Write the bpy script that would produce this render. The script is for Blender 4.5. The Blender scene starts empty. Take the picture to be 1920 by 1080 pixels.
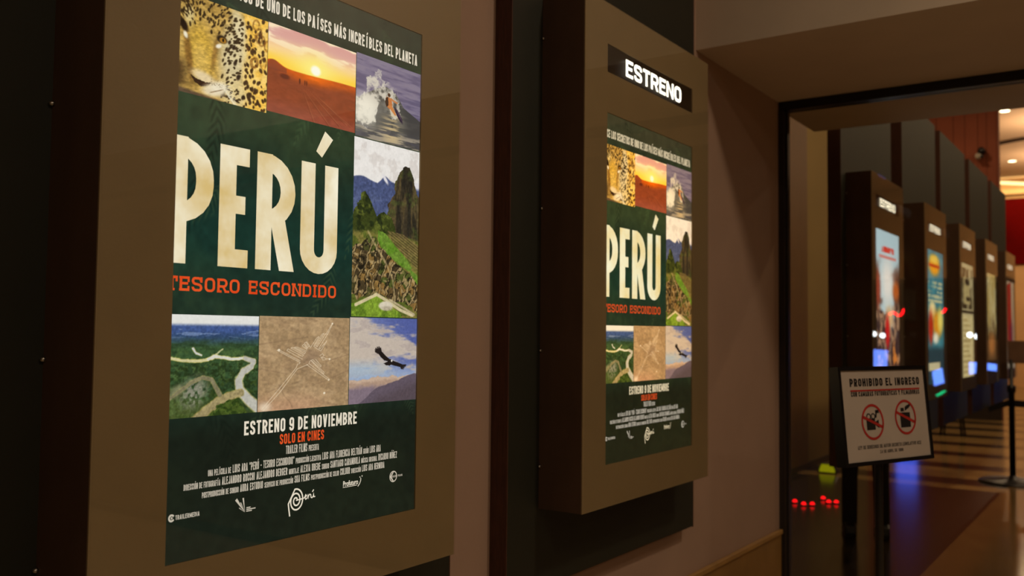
import bpy, bmesh, math, random
import numpy as np
from mathutils import Vector, Matrix

S = bpy.context.scene
C = S.collection
PI = math.pi

# ------------------------------------------------------------------ camera
cd = bpy.data.cameras.new('camera')
cam = bpy.data.objects.new('camera', cd)
C.objects.link(cam)
_y, _p, _r = math.radians(34.8183), math.radians(2.7661), math.radians(0.6127)
fw = Vector((-math.sin(_y) * math.cos(_p), math.cos(_y) * math.cos(_p), math.sin(_p)))
rt = Vector((math.cos(_y), math.sin(_y), 0))
up = rt.cross(fw)
r2 = rt * math.cos(_r) + up * math.sin(_r)
u2 = -rt * math.sin(_r) + up * math.cos(_r)
m4 = Matrix((r2, u2, -fw)).transposed().to_4x4()
m4.translation = Vector((1.504, 0, 1.53))
cam.matrix_world = m4
cd.sensor_width = 36
cd.lens = 1726.65 / 1920 * 36
cd.clip_start = 0.02
cd.clip_end = 200
cd.dof.use_dof = True
cd.dof.focus_distance = 1.85
cd.dof.aperture_fstop = 4.2
S.camera = cam

# ------------------------------------------------------------------ world, exposure
W = bpy.data.worlds.new('world')
S.world = W
W.use_nodes = True
W.node_tree.nodes['Background'].inputs[0].default_value = (0.9, 0.62, 0.42, 1)
W.node_tree.nodes['Background'].inputs[1].default_value = 0.004
vs = S.view_settings
vs.view_transform = 'Standard'
vs.look = 'None'
vs.gamma = 1
vs.use_curve_mapping = False
vs.exposure = 0


# ------------------------------------------------------------------ large lamps
def lamp(name, loc, power, col, size, rot=(0, 0, 0), shape='DISK', size_y=None, parent=None):
    l = bpy.data.lights.new(name, 'AREA')
    l.energy = power
    l.color = col
    l.shape = shape
    l.size = size
    if size_y:
        l.size_y = size_y
    o = bpy.data.objects.new(name, l)
    o.location = loc
    o.rotation_euler = rot
    C.objects.link(o)
    if parent:
        o.parent = parent
    return o


WARM = (1.0, 0.74, 0.50)
NEAR_WARM = (1.0, 0.80, 0.58)
NEAR_LAMPS = [(3.1, 0.3, 17), (2.5, 2.5, 29), (5.2, -2.0, 36)]          # x, y, watts (lobby ceiling at 4.0 m)
HALL_LAMPS = [(-1.082, 22.69, 70), (-1.667, 29.30, 120), (-1.9, 16.2, 60), (-1.6, 11.0, 42),
              (2.0, 6.6, 60), (2.2, 9.6, 60), (2.2, 13.0, 60), (2.2, 17.0, 60), (1.4, 23.0, 90), (0.6, 29.6, 130)]
RECESS_LAMP = (-.95, 8.6, 9)

# ------------------------------------------------------------------ colour, materials


def lin(c):
    c = np.asarray(c, float) / 255.0
    return np.where(c <= 0.04045, c / 12.92, ((c + 0.055) / 1.055) ** 2.4)


def rgba(c):
    l = lin(c)
    return (float(l[0]), float(l[1]), float(l[2]), 1)


MATS = {}


def mat(name, col, rough=0.6, var=0.12, scale=9.0, bump=0.0, bscale=60.0, metal=0.0, spec=0.5, stretch=(1, 1, 1), linear=False, coat=0):
    """a painted / coated surface: colour with a soft noise, optional fine bump"""
    if name in MATS:
        return MATS[name]
    m = bpy.data.materials.new(name)
    m.use_nodes = True
    nt = m.node_tree
    b = nt.nodes['Principled BSDF']
    tc = nt.nodes.new('ShaderNodeTexCoord')
    mp = nt.nodes.new('ShaderNodeMapping')
    mp.inputs['Scale'].default_value = stretch
    nt.links.new(tc.outputs['Object'], mp.inputs['Vector'])
    n = nt.nodes.new('ShaderNodeTexNoise')
    n.inputs['Scale'].default_value = scale
    n.inputs['Detail'].default_value = 4
    nt.links.new(mp.outputs['Vector'], n.inputs['Vector'])
    cr = nt.nodes.new('ShaderNodeValToRGB')
    base = np.array(col if linear else lin(col), float)
    lo, hi = base * (1 - var), base * (1 + var)
    cr.color_ramp.elements[0].position = 0.3
    cr.color_ramp.elements[1].position = 0.7
    cr.color_ramp.elements[0].color = (*lo, 1)
    cr.color_ramp.elements[1].color = (*hi, 1)
    nt.links.new(n.outputs['Fac'], cr.inputs['Fac'])
    nt.links.new(cr.outputs['Color'], b.inputs['Base Color'])
    b.inputs['Roughness'].default_value = rough
    b.inputs['Metallic'].default_value = metal
    b.inputs['Specular IOR Level'].default_value = spec
    b.inputs['Coat Weight'].default_value = coat
    if bump:
        n2 = nt.nodes.new('ShaderNodeTexNoise')
        n2.inputs['Scale'].default_value = bscale
        n2.inputs['Detail'].default_value = 3
        nt.links.new(mp.outputs['Vector'], n2.inputs['Vector'])
        bp = nt.nodes.new('ShaderNodeBump')
        bp.inputs['Strength'].default_value = bump
        bp.inputs['Distance'].default_value = 0.002
        nt.links.new(n2.outputs['Fac'], bp.inputs['Height'])
        nt.links.new(bp.outputs['Normal'], b.inputs['Normal'])
    MATS[name] = m
    return m


def emat(name, col, strength, col2=None, scale=5.0, tint=None):
    """something that gives off light: lamp, backlit print, screen"""
    if name in MATS:
        return MATS[name]
    m = bpy.data.materials.new(name)
    m.use_nodes = True
    nt = m.node_tree
    nt.nodes.clear()
    out = nt.nodes.new('ShaderNodeOutputMaterial')
    e = nt.nodes.new('ShaderNodeEmission')
    e.inputs['Strength'].default_value = strength
    nt.links.new(e.outputs[0], out.inputs['Surface'])
    if col is None:
        a = nt.nodes.new('ShaderNodeAttribute')
        a.attribute_name = 'Col'
        if tint:
            mu = nt.nodes.new('ShaderNodeVectorMath')
            mu.operation = 'MULTIPLY'
            mu.inputs[1].default_value = tint
            nt.links.new(a.outputs['Color'], mu.inputs[0])
            nt.links.new(mu.outputs[0], e.inputs['Color'])
        else:
            nt.links.new(a.outputs['Color'], e.inputs['Color'])
    elif col2 is None:
        e.inputs['Color'].default_value = rgba(col)
    else:
        tc = nt.nodes.new('ShaderNodeTexCoord')
        n = nt.nodes.new('ShaderNodeTexNoise')
        n.inputs['Scale'].default_value = scale
        n.inputs['Detail'].default_value = 5
        n.inputs['Roughness'].default_value = 0.6
        nt.links.new(tc.outputs['Object'], n.inputs['Vector'])
        cr = nt.nodes.new('ShaderNodeValToRGB')
        cr.color_ramp.elements[0].position = 0.36
        cr.color_ramp.elements[1].position = 0.66
        cr.color_ramp.elements[0].color = rgba(col)
        cr.color_ramp.elements[1].color = rgba(col2)
        nt.links.new(n.outputs['Fac'], cr.inputs['Fac'])
        nt.links.new(cr.outputs['Color'], e.inputs['Color'])
    MATS[name] = m
    return m


def glassmat(name, tint, ior=1.45, rough=0.0):
    """clear pane: sees through, mirrors by Fresnel"""
    m = bpy.data.materials.new(name)
    m.use_nodes = True
    nt = m.node_tree
    nt.nodes.clear()
    out = nt.nodes.new('ShaderNodeOutputMaterial')
    mx = nt.nodes.new('ShaderNodeMixShader')
    tr = nt.nodes.new('ShaderNodeBsdfTransparent')
    tr.inputs['Color'].default_value = (*tint, 1)
    gl = nt.nodes.new('ShaderNodeBsdfGlossy')
    gl.inputs['Roughness'].default_value = rough
    fr = nt.nodes.new('ShaderNodeFresnel')
    geo = nt.nodes.new('ShaderNodeNewGeometry')
    mr = nt.nodes.new('ShaderNodeMapRange')          # same mirror strength on both faces of the pane
    mr.inputs['To Min'].default_value = ior
    mr.inputs['To Max'].default_value = 1 / ior
    nt.links.new(geo.outputs['Backfacing'], mr.inputs['Value'])
    nt.links.new(mr.outputs['Result'], fr.inputs['IOR'])
    nt.links.new(fr.outputs[0], mx.inputs[0])
    nt.links.new(tr.outputs[0], mx.inputs[1])
    nt.links.new(gl.outputs[0], mx.inputs[2])
    nt.links.new(mx.outputs[0], out.inputs['Surface'])
    MATS[name] = m
    return m


# ------------------------------------------------------------------ mesh helpers


class MB:
    def __init__(self):
        self.v = []
        self.f = []

    def quad(self, a, b, c, d):
        i = len(self.v)
        self.v += [a, b, c, d]
        self.f.append((i, i + 1, i + 2, i + 3))

    def poly(self, pts):
        i = len(self.v)
        self.v += list(pts)
        self.f.append(tuple(range(i, i + len(pts))))

    def box(self, x0, x1, y0, y1, z0, z1):
        i = len(self.v)
        self.v += [(x, y, z) for x in (x0, x1) for y in (y0, y1) for z in (z0, z1)]
        for q in ((0, 1, 3, 2), (4, 6, 7, 5), (0, 4, 5, 1), (2, 3, 7, 6), (0, 2, 6, 4), (1, 5, 7, 3)):
            self.f.append(tuple(i + k for k in q))
        return self

    def prism(self, pts, axis, h0, h1):
        """pts: 2D polygon, extruded along axis between h0 and h1"""
        def P(a, b, h):
            return {'x': (h, a, b), 'y': (a, h, b), 'z': (a, b, h)}[axis]
        n = len(pts)
        i = len(self.v)
        self.v += [P(a, b, h0) for a, b in pts] + [P(a, b, h1) for a, b in pts]
        self.f.append(tuple(i + k for k in range(n))[::-1])
        self.f.append(tuple(i + n + k for k in range(n)))
        for k in range(n):
            j = (k + 1) % n
            self.f.append((i + k, i + j, i + n + j, i + n + k))
        return self

    def lathe(self, prof, c=(0, 0, 0), seg=32, axis='z'):
        i = len(self.v)
        n = len(prof)
        for s in range(seg):
            a = 2 * PI * s / seg
            for r, h in prof:
                p = (r * math.cos(a), r * math.sin(a), h)
                if axis == 'x':
                    p = (p[2], p[0], p[1])
                if axis == 'y':
                    p = (p[0], p[2], p[1])
                self.v.append((p[0] + c[0], p[1] + c[1], p[2] + c[2]))
        for s in range(seg):
            t = (s + 1) % seg
            for k in range(n - 1):
                self.f.append((i + s * n + k, i + t * n + k, i + t * n + k + 1, i + s * n + k + 1))
        for k in (0, n - 1):
            if prof[k][0] > 1e-6:
                self.f.append(tuple(i + s * n + k for s in range(seg)))
        return self

    def tube(self, pts, r, seg=10):
        i = len(self.v)
        n = len(pts)
        pts = [Vector(p) for p in pts]
        for k, p in enumerate(pts):
            t = (pts[min(k + 1, n - 1)] - pts[max(k - 1, 0)]).normalized()
            a = Vector((0, 0, 1)) if abs(t.z) < 0.9 else Vector((1, 0, 0))
            u = t.cross(a).normalized()
            w = t.cross(u)
            for s in range(seg):
                q = p + u * (r * math.cos(2 * PI * s / seg)) + w * (r * math.sin(2 * PI * s / seg))
                self.v.append(tuple(q))
        for k in range(n - 1):
            for s in range(seg):
                t = (s + 1) % seg
                self.f.append((i + k * seg + s, i + k * seg + t, i + (k + 1) * seg + t, i + (k + 1) * seg + s))
        self.f.append(tuple(i + s for s in range(seg)))
        self.f.append(tuple(i + (n - 1) * seg + s for s in range(seg))[::-1])
        return self

    def mesh(self, name, m, smooth=False, fix=True):
        me = bpy.data.meshes.new(name)
        me.from_pydata([tuple(map(float, p)) for p in self.v], [], self.f)
        if fix:
            bm = bmesh.new()
            bm.from_mesh(me)
            bmesh.ops.recalc_face_normals(bm, faces=bm.faces)
            bm.to_mesh(me)
            bm.free()
        if smooth:
            for p in me.polygons:
                p.use_smooth = True
        me.materials.append(m)
        return me


def link(name, me, parent=None, loc=(0, 0, 0), bevel=0):
    o = bpy.data.objects.new(name, me)
    C.objects.link(o)
    o.location = loc
    if parent:
        o.parent = parent
    if bevel:
        b = o.modifiers.new('bevel', 'BEVEL')
        b.width = bevel
        b.segments = 2
        b.limit_method = 'ANGLE'
    return o


def obj(name, mb, m, parent=None, loc=(0, 0, 0), smooth=False, bevel=0):
    return link(name, mb.mesh(name, m, smooth), parent, loc, bevel)


def tag(o, label, cat, group=None):
    o['label'] = label
    o['category'] = cat
    if group:
        o['group'] = group
    return o


def thing(name, label, cat, loc=(0, 0, 0), rotz=0, group=None):
    o = bpy.data.objects.new(name, None)
    C.objects.link(o)
    o.empty_display_size = 0.1
    o.location = loc
    o.rotation_euler = (0, 0, rotz)
    return tag(o, label, cat, group)


def struct(name, mb, m, parent=None, loc=(0, 0, 0), bevel=0):
    o = obj(name, mb, m, parent, loc, bevel=bevel)
    if parent is None:
        o['kind'] = 'structure'
    return o


def copy_tree(o, parent=None):
    c = o.copy()
    C.objects.link(c)
    if parent is not None:
        c.parent = parent
    for ch in list(o.children):
        copy_tree(ch, c)
    return c


# ------------------------------------------------------------------ the setting
m_wall = mat('mauve_wall_paint', (172, 142, 122), 0.75, 0.05, 3, 0.15, 90)
m_beam = mat('soffit_paint', (196, 178, 156), 0.8, 0.05, 3, 0.1, 90)
m_recess = mat('olive_recess_paint', (148, 124, 70), 0.8, 0.06, 1.2, 0.1, 60)
m_orange = mat('burnt_orange_wall_paint', (136, 70, 44), 0.8, 0.16, 0.9, 0.1, 60)
m_ceil = mat('cream_ceiling_paint', (214, 184, 156), 0.85, 0.03, 2, 0.05, 60)
m_red = mat('red_end_wall_paint', (92, 3, 1), 0.9, 0.2, 1.1, 0.1, 40, spec=0.05)
m_beige = mat('beige_end_wall_paint', (200, 160, 110), 0.7, 0.06, 2, 0.05, 40)
m_plain = mat('dark_lobby_paint', (70, 52, 38), 0.85, 0.08, 2)
m_stone = mat('beige_stone_wainscot', (150, 112, 58), 0.5, 0.14, 7, 0.1, 50)
m_black = mat('black_aluminium', (9, 8, 8), 0.38, 0.15, 30, 0.0)
m_brown_strip = mat('reddish_brown_strip', (112, 80, 40), 0.55, 0.15, 6, stretch=(6, 6, 0.6))


def floor_material():
    m = bpy.data.materials.new('polished_brown_floor_tiles')
    m.use_nodes = True
    nt = m.node_tree
    b = nt.nodes['Principled BSDF']
    tc = nt.nodes.new('ShaderNodeTexCoord')
    sp = nt.nodes.new('ShaderNodeSeparateXYZ')
    nt.links.new(tc.outputs['Object'], sp.inputs[0])

    def math_(op, a, bb=None, clamp=False):
        n = nt.nodes.new('ShaderNodeMath')
        n.operation = op
        n.use_clamp = clamp
        for k, s in enumerate((a, bb)):
            if s is None:
                continue
            if isinstance(s, (int, float)):
                n.inputs[k].default_value = s
            else:
                nt.links.new(s, n.inputs[k])
        return n.outputs[0]

    def mix(f, a, bb):
        n = nt.nodes.new('ShaderNodeMix')
        n.data_type = 'RGBA'
        nt.links.new(f, n.inputs['Factor'])
        for key, s in (('A', a), ('B', bb)):
            sock = [q for q in n.inputs if q.name == key and q.type == 'RGBA'][0]
            if isinstance(s, tuple):
                sock.default_value = s
            else:
                nt.links.new(s, sock)
        return [q for q in n.outputs if q.type == 'RGBA'][0]
    X, Y = sp.outputs[0], sp.outputs[1]
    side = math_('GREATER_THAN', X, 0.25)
    # evenly spaced darker cross bands in the strip beside the poster screen
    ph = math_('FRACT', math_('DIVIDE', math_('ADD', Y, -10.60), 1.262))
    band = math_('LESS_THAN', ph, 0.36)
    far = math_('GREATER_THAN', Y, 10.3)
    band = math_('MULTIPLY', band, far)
    nz = nt.nodes.new('ShaderNodeTexNoise')
    nz.inputs['Scale'].default_value = 2.2
    nz.inputs['Detail'].default_value = 5
    nt.links.new(tc.outputs['Object'], nz.inputs['Vector'])
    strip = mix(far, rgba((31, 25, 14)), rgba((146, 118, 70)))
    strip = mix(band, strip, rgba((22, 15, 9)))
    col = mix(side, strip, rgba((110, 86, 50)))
    col = mix(math_('LESS_THAN', Y, 4.5), col, rgba((196, 172, 136)))
    shade = mix(nz.outputs['Fac'], (0.75, 0.75, 0.75, 1), (1.2, 1.2, 1.2, 1))
    mu = nt.nodes.new('ShaderNodeMix')
    mu.data_type = 'RGBA'
    mu.blend_type = 'MULTIPLY'
    mu.inputs['Factor'].default_value = 1
    ins = [q for q in mu.inputs if q.type == 'RGBA']
    nt.links.new(col, ins[0])
    nt.links.new(shade, ins[1])
    # tile joints every 0.6 m
    jx = math_('LESS_THAN', math_('FRACT', math_('DIVIDE', math_('ADD', X, 10), 0.6)), 0.006)
    jy = math_('LESS_THAN', math_('FRACT', math_('DIVIDE', math_('ADD', Y, 10), 0.6)), 0.006)
    joint = math_('MAXIMUM', jx, jy)
    fin = mix(joint, [q for q in mu.outputs if q.type == 'RGBA'][0], rgba((40, 30, 20)))
    nt.links.new(fin, b.inputs['Base Color'])
    b.inputs['Roughness'].default_value = 0.16
    b.inputs['Specular IOR Level'].default_value = 0.55
    bp = nt.nodes.new('ShaderNodeBump')
    bp.inputs['Strength'].default_value = 0.03
    bp.inputs['Distance'].default_value = 0.01
    nt.links.new(nz.outputs['Fac'], bp.inputs['Height'])
    nt.links.new(bp.outputs['Normal'], b.inputs['Normal'])
    return m


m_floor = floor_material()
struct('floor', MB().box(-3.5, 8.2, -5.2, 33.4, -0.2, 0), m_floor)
ZS = 2.685                                               # underside of the soffit
struct('wall_left', MB().box(-0.15, 0, 0.2, 4.46, 0, 4.0), m_wall)
struct('wall_back', MB().box(-3.5, 8.2, -5.2, -5.0, 0, 4.0), m_plain)
struct('wall_right', MB().box(8.0, 8.2, -5.0, 33.2, 0, 6.53), m_plain)
struct('ceiling', MB().box(-3.5, 8.2, -5.2, 3.455, 4.0, 4.2), m_ceil)
struct('wall_left_recess', MB().box(-1.95, -1.80, 4.3, 13.5, 0, 6.53), m_recess)
struct('wall_left_hall', MB().box(-3.5, -3.3, 13.5, 33.2, 0, 6.53), m_recess)
struct('wall_back_hall', MB().box(-3.5, -1.95, 13.35, 13.5, 0, 6.53), m_recess)
struct('wall_back_recess', MB().box(-1.80, -0.15, 4.3, 4.46, 0, 6.53), m_plain)
struct('ceiling_hall', MB().box(-3.5, 8.2, 4.3, 33.4, 6.53, 6.7), m_ceil)
struct('wall_far_orange', MB().box(-3.3, -0.80, 19.2, 19.4, 0, 6.53), m_orange)
e = struct('wall_far', MB().box(-3.3, 8.0, 33.0, 33.2, 0, 6.53), m_beige)
# deep soffit over the glazed portal
struct('trim_1', MB().box(-0.05, 8.0, 3.455, 5.22, ZS, 6.53), m_beam)
# wainscot along the foot of the near wall, with a thin cap
w = struct('trim_2', MB().box(0, 0.012, 0.2, 4.45, 0, 0.572).box(0.012, 0.024, 0.2, 4.45, 0.0, 0.10), m_stone, bevel=0.002)
struct('trim_3', MB().box(0, 0.020, 0.2, 4.452, 0.572, 0.594), mat('wainscot_cap_stone', (168, 128, 70), 0.45, 0.1, 12), bevel=0.003)
# glazed portal across the corridor
f = struct('window_1', MB().box(0, 8.0, 4.46, 4.53, ZS - 0.045, ZS), m_black)
obj('window_jamb', MB().box(0.0, 0.028, 4.455, 4.55, 0, ZS - 0.045).box(0.028, 0.036, 4.49, 4.52, 0, ZS - 0.045), mat('dark_bronze_aluminium', (38, 32, 28), 0.35, 0.1, 20), f)
obj('window_pane', MB().box(0.032, 8.0, 4.500, 4.512, 0.05, ZS - 0.045), glassmat('portal_glass', (0.94, 0.92, 0.86), 1.16), f)
obj('window_sill', MB().box(0.06, 8.0, 4.47, 4.54, 0.0, 0.05), m_black, f)
# skirting on the recess wall, a full-height browner strip on it
struct('baseboard_left_recess', MB().box(-1.80, -1.785, 4.5, 13.5, 0, 0.07), mat('dark_skirting', (40, 28, 18), 0.5))
struct('baseboard_far_orange', MB().box(-3.3, -0.80, 19.17, 19.2, 0, 0.6), mat('dark_skirting', (40, 28, 18), 0.5))
struct('trim_7', MB().box(-1.80, -1.775, 9.3, 10.73, 0.07, 6.53), m_brown_strip)
# red panel, pale band, light cove of the far end wall
struct('trim_4', MB().box(-3.3, -1.0, 32.93, 33.0, 3.85, 5.95), m_red)
struct('trim_5', MB().box(-3.3, 8.0, 32.70, 33.0, 6.06, 6.22), m_beige)
obj('cove_light', MB().prism([(-3.0, 6.45), (0.4, 6.0), (0.4, 6.06), (-3.0, 6.53)], 'y', 32.3, 32.45), emat('cove_glow', (255, 226, 160), 2.6))['kind'] = 'structure'
lamp('cove_lamp', (-1.6, 32.1, 6.15), 26, (1, .76, .46), 2.8, rot=(math.radians(80), 0, 0), shape='RECTANGLE', size_y=.1)
mb = MB()
mb.tube([(-0.2 + 2.4 * math.cos(a), 28.2 + 2.4 * math.sin(a), 6.5) for a in np.linspace(1.12 * PI, 1.8 * PI, 33)], 0.05, 8)
struct('ceiling_shadow_arc', mb, mat('ceiling_shadow_line', (60, 44, 36), 0.8))  # dark tube standing in for the curved shadow line on the ceiling


# ------------------------------------------------------------------ lamps as things
def make_downlight(name, label, group):
    t = thing(name, label, 'ceiling light', group=group)
    obj('trim_ring', MB().lathe([(0.10, 0), (0.125, 0), (0.125, -0.012), (0.10, -0.006), (0.10, 0)], seg=32), mat('white_metal_ring', (200, 190, 175), 0.4), t, smooth=True)
    obj('diffuser', MB().lathe([(0.0, -0.004), (0.10, -0.004)], seg=32), emat('downlight_glow', (255, 236, 200), 9), t)
    return t


dl0 = make_downlight('downlight', 'round recessed downlight glowing in the hall ceiling, nearer of the two seen', 'hall downlights')
first = True
for i, (x, y, pw) in enumerate(HALL_LAMPS):
    t = dl0 if i == 0 else copy_tree(dl0)
    t.location = (x, y, 6.53)
    if i == 1:
        t['label'] = 'round recessed downlight glowing in the hall ceiling, farther one just above the bright cove'
    elif i > 1:
        t['label'] = 'round recessed downlight in the hall ceiling outside the picture'
    lamp('downlight_lamp', (x, y, 6.50), pw, WARM, 0.22)
for i, (x, y, pw) in enumerate(NEAR_LAMPS):
    t = copy_tree(dl0)
    t.location = (x, y, 4.0)
    t['label'] = 'round recessed downlight in the lobby ceiling outside the picture'
    t['group'] = 'lobby downlights'
    lamp('downlight_lamp', (x, y, 3.97), pw, NEAR_WARM, 0.3)
x, y, pw = RECESS_LAMP
t = copy_tree(dl0)
t.location = (x, y, 6.53)
t['label'] = 'round recessed downlight over the recess behind the poster panels, outside the picture'
lamp('downlight_lamp', (x, y, 6.50), pw, (1, .8, .5), 0.3)


# ------------------------------------------------------------------ lettering: a condensed gothic drawn with strokes
def rnd(pts, r):
    """round the inner corners of a polyline"""
    out = [pts[0]]
    for k in range(1, len(pts) - 1):
        p0, p1, p2 = map(np.array, (pts[k - 1], pts[k], pts[k + 1]))
        d0, d2 = np.linalg.norm(p0 - p1), np.linalg.norm(p2 - p1)
        q = min(r, d0 * 0.5 if k > 1 else d0, d2 * 0.5 if k < len(pts) - 2 else d2)
        a = p1 + (p0 - p1) / d0 * q
        b = p1 + (p2 - p1) / d2 * q
        for s in np.linspace(0, 1, 7):
            # circle-like quarter: rational blend
            w = 0.72
            den = (1 - s) ** 2 + 2 * w * s * (1 - s) + s * s
            c = ((1 - s) ** 2 * a + 2 * w * s * (1 - s) * p1 + s * s * b) / den
            out.append(tuple(c))
    out.append(pts[-1])
    return out


def ribbon(pts, t, sx=1.0, closed=False):
    """list of quads along a polyline, thickness t (sx: thickness ratio of vertical strokes)"""
    P = [np.array(p, float) for p in pts]
    P = [p for i, p in enumerate(P) if i == 0 or np.linalg.norm(p - P[i - 1]) > 1e-7]
    n = len(P)
    L, R = [], []
    for i in range(n):
        if closed:
            a, b = P[i] - P[i - 1], P[(i + 1) % n] - P[i]
        else:
            a = P[i] - P[i - 1] if i > 0 else P[1] - P[0]
            b = P[i + 1] - P[i] if i < n - 1 else P[-1] - P[-2]
        a = a / np.linalg.norm(a)
        b = b / np.linalg.norm(b)
        tt = a + b
        if np.linalg.norm(tt) < 1e-6:
            tt = a
        tt = tt / np.linalg.norm(tt)
        nn = np.array([-tt[1], tt[0]])
        k = min(2.0, 1 / max(0.35, float(nn @ np.array([-a[1], a[0]]))))
        off = nn * t / 2 * k * np.array([sx, 1.0])
        L.append(P[i] + off)
        R.append(P[i] - off)
    qs = []
    for i in range(n if closed else n - 1):
        j = (i + 1) % n
        qs.append([L[i], R[i], R[j], L[j]])
    return qs


def glyph(ch, t, tv, wd):
    """polygons of one capital; cap height 1, stroke thickness t (horizontal bars) / tv (stems), width wd"""
    x0, x1, y0, y1 = tv / 2, wd - tv / 2, t / 2, 1 - t / 2
    sx = tv / t
    q = []
    R = 0.26
    acc = None
    base = {'Á': 'A', 'É': 'E', 'Í': 'I', 'Ó': 'O', 'Ú': 'U', 'Ñ': 'N'}.get(ch)
    if base:
        acc = '~' if ch == 'Ñ' else "'"
        ch = base

    def V(x, a=0.0, b=1.0):
        q.append([(x - tv / 2, a), (x + tv / 2, a), (x + tv / 2, b), (x - tv / 2, b)])

    def B(y, a=0.0, b=None):
        b = wd if b is None else b
        q.append([(a, y - t / 2), (b, y - t / 2), (b, y + t / 2), (a, y + t / 2)])

    def D(xa, ya, xb, yb, k=1.0):
        h = tv / 2 * k
        q.append([(xa - h, ya), (xa + h, ya), (xb + h, yb), (xb - h, yb)])

    def path(pts, r=R, closed=False):
        q.extend(ribbon(rnd(pts, r) if not closed else pts, t, sx, closed))
    if ch == 'A':
        D(x0, 0, wd / 2, 1), D(x1, 0, wd / 2, 1), B(0.27, wd * 0.2, wd * 0.8)
    elif ch == 'B':
        V(x0), path([(x0, y1), (x1, y1), (x1, .52), (x0, .52)], .2), path([(x0, .52), (x1, .52), (x1, y0), (x0, y0)], .2)
    elif ch in 'CG':
        path([(x1, .66), (x1, y1), (x0, y1), (x0, y0), (x1, y0), (x1, .36 if ch == 'C' else .5)])
        if ch == 'G':
            B(.48, wd * .5, wd)
    elif ch == 'D':
        V(x0), path([(x0, y1), (x1, y1), (x1, y0), (x0, y0)])
    elif ch in 'EF':
        V(x0), B(y1), B(.52, 0, wd * .88)
        if ch == 'E':
            B(y0)
    elif ch == 'H':
        V(x0), V(x1), B(.5)
    elif ch == 'I':
        V(wd / 2)
    elif ch == 'J':
        path([(x1, 1), (x1, y0), (x0, y0), (x0, .3)])
    elif ch == 'K':
        V(x0), D(x0 + tv * .3, .42, x1, 1), D(x1, 0, x0 + tv * .9, .6)
    elif ch == 'L':
        V(x0), B(y0)
    elif ch == 'M':
        V(x0), V(x1), D(wd / 2, .15, x0, 1, .8), D(wd / 2, .15, x1, 1, .8)
    elif ch == 'N':
        V(x0), V(x1), D(x1, 0, x0, 1, .75)
    elif ch in 'O0Q':
        path([(wd / 2, y1), (x1, y1), (x1, y0), (x0, y0), (x0, y1), (wd / 2, y1)])
        if ch == 'Q':
            D(x1, -.04, wd * .5, .25)
    elif ch in 'PR':
        m = .44 if ch == 'R' else .40
        V(x0), path([(x0, y1), (x1, y1), (x1, m), (x0, m)], .24)
        if ch == 'R':
            D(x1, 0, wd * .5, m + t / 2)
    elif ch == 'S':
        path([(x1, .69), (x1, y1), (x0, y1), (x0, .56), (x1, .44), (x1, y0), (x0, y0), (x0, .31)], .22)
    elif ch == 'T':
        V(wd / 2), B(y1)
    elif ch == 'U':
        path([(x0, 1), (x0, y0), (x1, y0), (x1, 1)])
    elif ch == 'V':
        D(wd / 2, 0, x0, 1), D(wd / 2, 0, x1, 1)
    elif ch == 'W':
        D(wd * .28, 0, x0, 1), D(wd * .28, 0, wd / 2, 1), D(wd * .72, 0, wd / 2, 1), D(wd * .72, 0, x1, 1)
    elif ch == 'X':
        D(x0, 0, x1, 1), D(x1, 0, x0, 1)
    elif ch == 'Y':
        V(wd / 2, 0, .5), D(wd / 2, .4, x0, 1), D(wd / 2, .4, x1, 1)
    elif ch == 'Z':
        B(y0), B(y1), D(x0, t, x1, 1 - t)
    elif ch == '1':
        V(wd * .6), D(wd * .2, .72, wd * .6, .95, .8)
    elif ch == '2':
        path([(x0, .68), (x0, y1), (x1, y1), (x1, .55), (x0, .12), (x0, y0), (wd, y0)], .2)
    elif ch == '4':
        V(x1 - tv * .4), B(.25), D(x0, .25, x1 - tv * .4, 1, .8)
    elif ch == '8':
        path([(wd / 2, y1), (x1, y1), (x1, .52), (x0, .52), (x0, y1), (wd / 2, y1)], .2)
        path([(wd / 2, .52), (x1, .52), (x1, y0), (x0, y0), (x0, .52), (wd / 2, .52)], .2)
    elif ch in '96':
        a = [(wd / 2, y1), (x1, y1), (x1, .42), (x0, .42), (x0, y1), (wd / 2, y1)]
        b = [(x1, .7), (x1, y0), (x0, y0), (x0, .28)]
        if ch == '6':
            a = [(wd - p, 1 - r) for p, r in a]
            b = [(wd - p, 1 - r) for p, r in b]
        path(a, .22), path(b, .22)
    elif ch == '-':
        B(.45)
    elif ch == '.':
        q.append([(0, 0), (tv, 0), (tv, t), (0, t)])
    elif ch == '"':
        V(x0, .72, 1), V(x1, .72, 1)
    if acc == "'":
        c = wd / 2
        q.append([(c - tv * .55, 1.09), (c + tv * .1, 1.07), (c + tv * .95, 1.26), (c + tv * .1, 1.32)])
    elif acc == '~':
        q.append([(wd * .2, 1.1), (wd * .8, 1.1), (wd * .8, 1.22), (wd * .2, 1.22)])
    return q


WIDE = {'I': .42, '.': .4, '-': .6, '"': .7, 'M': 1.35, 'W': 1.4, '1': .75, 'L': .86, 'E': .88, 'F': .86, 'T': .9}


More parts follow.
